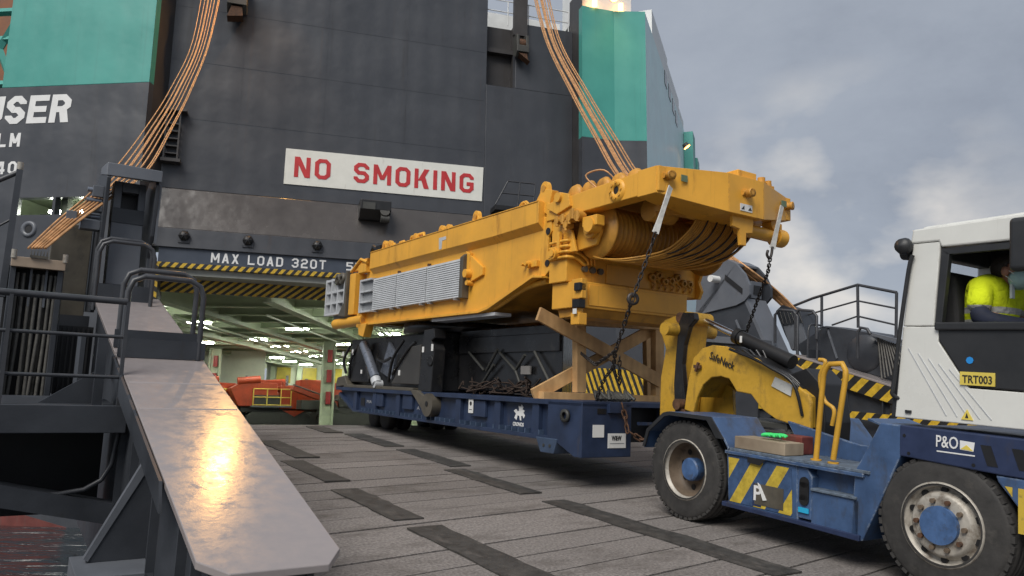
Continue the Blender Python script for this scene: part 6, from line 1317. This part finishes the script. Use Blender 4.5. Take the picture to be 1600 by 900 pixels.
# hands: palm + five fingers curled on the wheel rim
def hand(wx,s,z,sg):
    V_=[(wx,s+.02,z),(wx,s-.05,z+.005)]; E_=[(0,1)]; Rr=[.032,.036]
    for i in range(4):
        o_=(-.033+.022*i)*1.0; ln=(.055,.065,.062,.048)[i]; b=len(V_)
        V_+=[(wx+o_,s-.085,z+.012),(wx+o_,s-.085-ln*.5,z-.004),(wx+o_,s-.085-ln*.45,z-.04)]; E_+=[(1,b),(b,b+1),(b+1,b+2)]; Rr+=[.0105,.0095,.0085]
    b=len(V_); V_+=[(wx-sg*.045,s-.03,z-.005),(wx-sg*.05,s-.075,z-.03)]; E_+=[(0,b),(b,b+1)]; Rr+=[.012,.0095]
    skin_obj('hand',V_,E_,Rr,skin,D,2)
hand(w0-.13,-3.44,2.185,1); hand(w0+.13,-3.48,2.20,-1)
# jacket: high-visibility torso with upper sleeves, reflective bands printed on the cloth
jm,jt,jb_=mat_new('high_vis_cloth'); jtc=N(jt,'ShaderNodeTexCoord'); jsp=N(jt,'ShaderNodeSeparateXYZ'); L(jt,jtc.outputs['Object'],jsp.inputs[0])
def band(z0,z1):
    a=N(jt,'ShaderNodeMath',operation='GREATER_THAN'); a.inputs[1].default_value=z0; L(jt,jsp.outputs['Z'],a.inputs[0]); b=N(jt,'ShaderNodeMath',operation='LESS_THAN'); b.inputs[1].default_value=z1; L(jt,jsp.outputs['Z'],b.inputs[0])
    c=N(jt,'ShaderNodeMath',operation='MULTIPLY'); L(jt,a.outputs[0],c.inputs[0]); L(jt,b.outputs[0],c.inputs[1]); return c
b1=band(2.255,2.30); b2=band(2.165,2.21); bs_=N(jt,'ShaderNodeMath',operation='ADD'); L(jt,b1.outputs[0],bs_.inputs[0]); L(jt,b2.outputs[0],bs_.inputs[1])
jn=N(jt,'ShaderNodeTexNoise'); jn.inputs['Scale'].default_value=11; jn.inputs['Detail'].default_value=3; jn.inputs['Distortion'].default_value=1.2; L(jt,jtc.outputs['Object'],jn.inputs['Vector'])
jx=N(jt,'ShaderNodeMixRGB'); jx.inputs[1].default_value=(.62,.72,.02,1); jx.inputs[2].default_value=(.42,.42,.40,1); L(jt,bs_.outputs[0],jx.inputs[0]); L(jt,jx.outputs[0],jb_.inputs['Base Color']); jb_.inputs['Roughness'].default_value=.9; jb_.inputs['Specular IOR Level'].default_value=.15
jbm=N(jt,'ShaderNodeBump'); jbm.inputs['Distance'].default_value=.022; L(jt,jn.outputs['Fac'],jbm.inputs['Height']); L(jt,jbm.outputs[0],jb_.inputs['Normal'])
jk=[(w0,-2.91,1.98),(w0,-2.89,2.12),(w0,-2.91,2.28),(w0,-2.94,2.42),(w0,-2.985,2.525),(w0-.20,-2.94,2.44),(w0-.285,-2.96,2.25),(w0+.20,-2.95,2.44),(w0+.29,-2.99,2.25)]
je=[(0,1),(1,2),(2,3),(3,4),(3,5),(5,6),(3,7),(7,8)]
skin_obj('jacket',jk,je,[(.18,.17),(.185,.175),(.19,.18),(.155,.14),.085,.085,.088,.085,.088],jm,D,2)
navy=paint('navy_cloth',(.012,.016,.035),.8,var=.3,vs=14,bump=.004,bs=25)
skin_obj('sleeve',[(w0-.285,-2.96,2.30),(w0-.285,-2.975,2.20),(w0-.20,-3.20,2.15),(w0-.14,-3.40,2.17)],[(0,1),(1,2),(2,3)],[.07,.08,.066,.046],navy,D,2)
skin_obj('sleeve',[(w0+.29,-2.98,2.30),(w0+.29,-3.0,2.20),(w0+.20,-3.24,2.15),(w0+.14,-3.44,2.19)],[(0,1),(1,2),(2,3)],[.07,.08,.066,.046],navy,D,2)
skin_obj('collar',[(w0,-2.97,2.44),(w0-.003,-3.0,2.475),(w0-.01,-3.015,2.495)],[(0,1),(1,2)],[.09,.082,.075],navy,D,2)
skin_obj('trousers',[(w0,-2.95,1.96),(w0-.11,-3.0,1.97),(w0-.13,-3.42,1.96),(w0-.13,-3.5,1.55),(w0+.11,-3.0,1.97),(w0+.13,-3.42,1.96),(w0+.13,-3.5,1.55)],[(0,1),(1,2),(2,3),(0,4),(4,5),(5,6)],[.14,.10,.085,.07,.10,.085,.07],navy,D,2)
# head details: cap of dark hair, ear, mask
hx,hs,hz_=w0-.03,-3.058,2.56
def ball(name,c,r,mat,cut=None,rot=0):
    me=bpy.data.meshes.new(name); bm=bmesh.new(); bmesh.ops.create_uvsphere(bm,u_segments=24,v_segments=16,radius=1)
    for v in bm.verts: v.co=Vector((v.co.x*r[0],v.co.y*r[1],v.co.z*r[2]))
    if cut:
        dl=[v for v in bm.verts if cut(v.co)]; bmesh.ops.delete(bm,geom=dl,context='VERTS')
    for f in bm.faces: f.smooth=True
    bm.to_mesh(me); bm.free(); me.materials.append(mat); o=bpy.data.objects.new(name,me); COL.objects.link(o); o.parent=D; o.location=c; o.rotation_euler=(rot,0,0)
    return o
hair=paint('dark_hair',(.02,.014,.011),.7,var=.4,vs=30,bump=.004,bs=80)
o=ball('hair',(hx,hs+.012,hz_+.025),(.103,.122,.122),hair,lambda c:(c.y<-.06 and c.z<.05) or c.z<-.075 or (c.z<.0 and c.y<-.02)); so2=o.modifiers.new('t','SOLIDIFY'); so2.thickness=.012
ball('ear',(hx-.098,hs-.005,hz_-.01),(.016,.026,.036),skin); ball('ear',(hx+.098,hs-.005,hz_-.01),(.016,.026,.036),skin)
ball('nose',(hx,hs-.115,hz_-.03),(.02,.03,.03),skin)
for e_ in (-.036,.036):
    ball('eye',(hx+e_,hs-.094,hz_+.005),(.016,.010,.010),M['white']); ball('brow',(hx+e_,hs-.098,hz_+.03),(.026,.008,.006),hair)
mk=paint('mask_cloth',(.40,.58,.57),.8,var=.08,vs=20,bump=.002,bs=40)
o=ball('mask',(hx,hs-.045,hz_-.062),(.092,.10,.072),mk,lambda c:c.y>.035); so2=o.modifiers.new('t','SOLIDIFY'); so2.thickness=.004
ml=MB(); ml.tube(smooth_path([(hx-.088,hs-.06,hz_-.03),(hx-.1,hs-.02,hz_+.0),(hx-.105,hs+.01,hz_-.0)],4),.003,5); ml.tube(smooth_path([(hx-.085,hs-.05,hz_-.085),(hx-.1,hs-.02,hz_-.05),(hx-.105,hs+.01,hz_-.03)],4),.003,5); ml.build('mask_loop',M['white'],D)
rb_=MB(); p=(w0-.02,-3.09,2.40); rb_.box(w0-.12,w0-.08,-3.105,-3.09,2.36,2.46); rb_.build('chest_tag',paint('tag_grey',(.45,.5,.52),.4),D)

_c=Vector((SW,-2.80,2.46)); D.matrix_world=TRK.m@Matrix.Translation(_c)@Matrix.Scale(1.13,4)@Matrix.Translation(-_c)
# ================================================================== ODDS AND ENDS ON THE TRUCK DECK
tbm=MB(); a=TRK.on(1126,704,0,.05); z0=.865; tbm.box(.02,.30,-1.30,-.68,z0,z0+.12); tag(tbm.build('timber_block',M['woodg'],frame=TRK,bevel=.006),'old squared timber block lying on the truck side deck','timber')
gm=paint('glove_green',(.05,.62,.16),.7,var=.2,vs=12,bump=.004,bs=30)
def glove(s,w,z,rz,label):
    V_=[(0,0,0),(.06,0,.012),(.11,.0,.015)]; E_=[(0,1),(1,2)]; Rr=[(.035,.022),(.045,.022),(.042,.02)]
    for i in range(4):
        b=len(V_); o_=-.036+.024*i; V_+=[(.145,o_,.018),(.19-.008*abs(i-1.4),o_*1.25,.0+.012*(i%2))]; E_+=[(2,b),(b,b+1)]; Rr+=[.013,.011]
    b=len(V_); V_+=[(.085,.06,.02),(.12,.085,.012)]; E_+=[(1,b),(b,b+1)]; Rr+=[.014,.012]
    me=skin_obj('glove',V_,E_,Rr,gm,None,2); me.matrix_world=TRK.m@Matrix.Translation((w,s,z))@Matrix.Rotation(rz,4,'Z'); tag(me,label,'glove','green work gloves on the timber block')
glove(-.93,.12,z0+.155,R(-80),'bright green work glove on the timber block, left one of two'); glove(-1.02,.17,z0+.16,R(-100),'bright green work glove on the timber block, right one of two')
m=MB(); m.box(.32,.5,-1.26,-1.02,.865,1.04); o=tag(m.build('red_box',paint('box_red',(.16,.035,.025),.6,var=.3,vs=9,dirt=(.06,.04,.03),damt=.3),frame=TRK,bevel=.01),'small dull red box beside the green gloves','box')
random.seed(9)
def lump(name,label,c,r,mat,cat):
    me=bpy.data.meshes.new(name); bm=bmesh.new(); bmesh.ops.create_icosphere(bm,subdivisions=3,radius=1)
    from mathutils import noise
    for v in bm.verts:
        d=1+.35*noise.noise(v.co*1.7+Vector(c)*3)+.15*noise.noise(v.co*4); v.co=Vector((v.co.x*r[0]*d,v.co.y*r[1]*d,max(-.6,v.co.z)*r[2]*d))
    for f in bm.faces: f.smooth=True
    bm.to_mesh(me); bm.free(); me.materials.append(mat); o=bpy.data.objects.new(name,me); COL.objects.link(o); o.matrix_world=TRK.m@Matrix.Translation(c); tag(o,label,cat)
lump('grey_sack','crumpled grey sack on the truck deck behind the handrail',(.75,-1.95,.95),(.2,.3,.10),M['alud'],'sack')
lump('pale_cloth','pale crumpled cloth on top of the grey sack',(.9,-1.85,1.06),(.12,.14,.06),M['strap'],'cloth')
lump('brown_rag','dark brown rag beside the pale cloth on the truck deck',(.8,-2.12,1.03),(.1,.12,.06),M['mdark'],'rag')
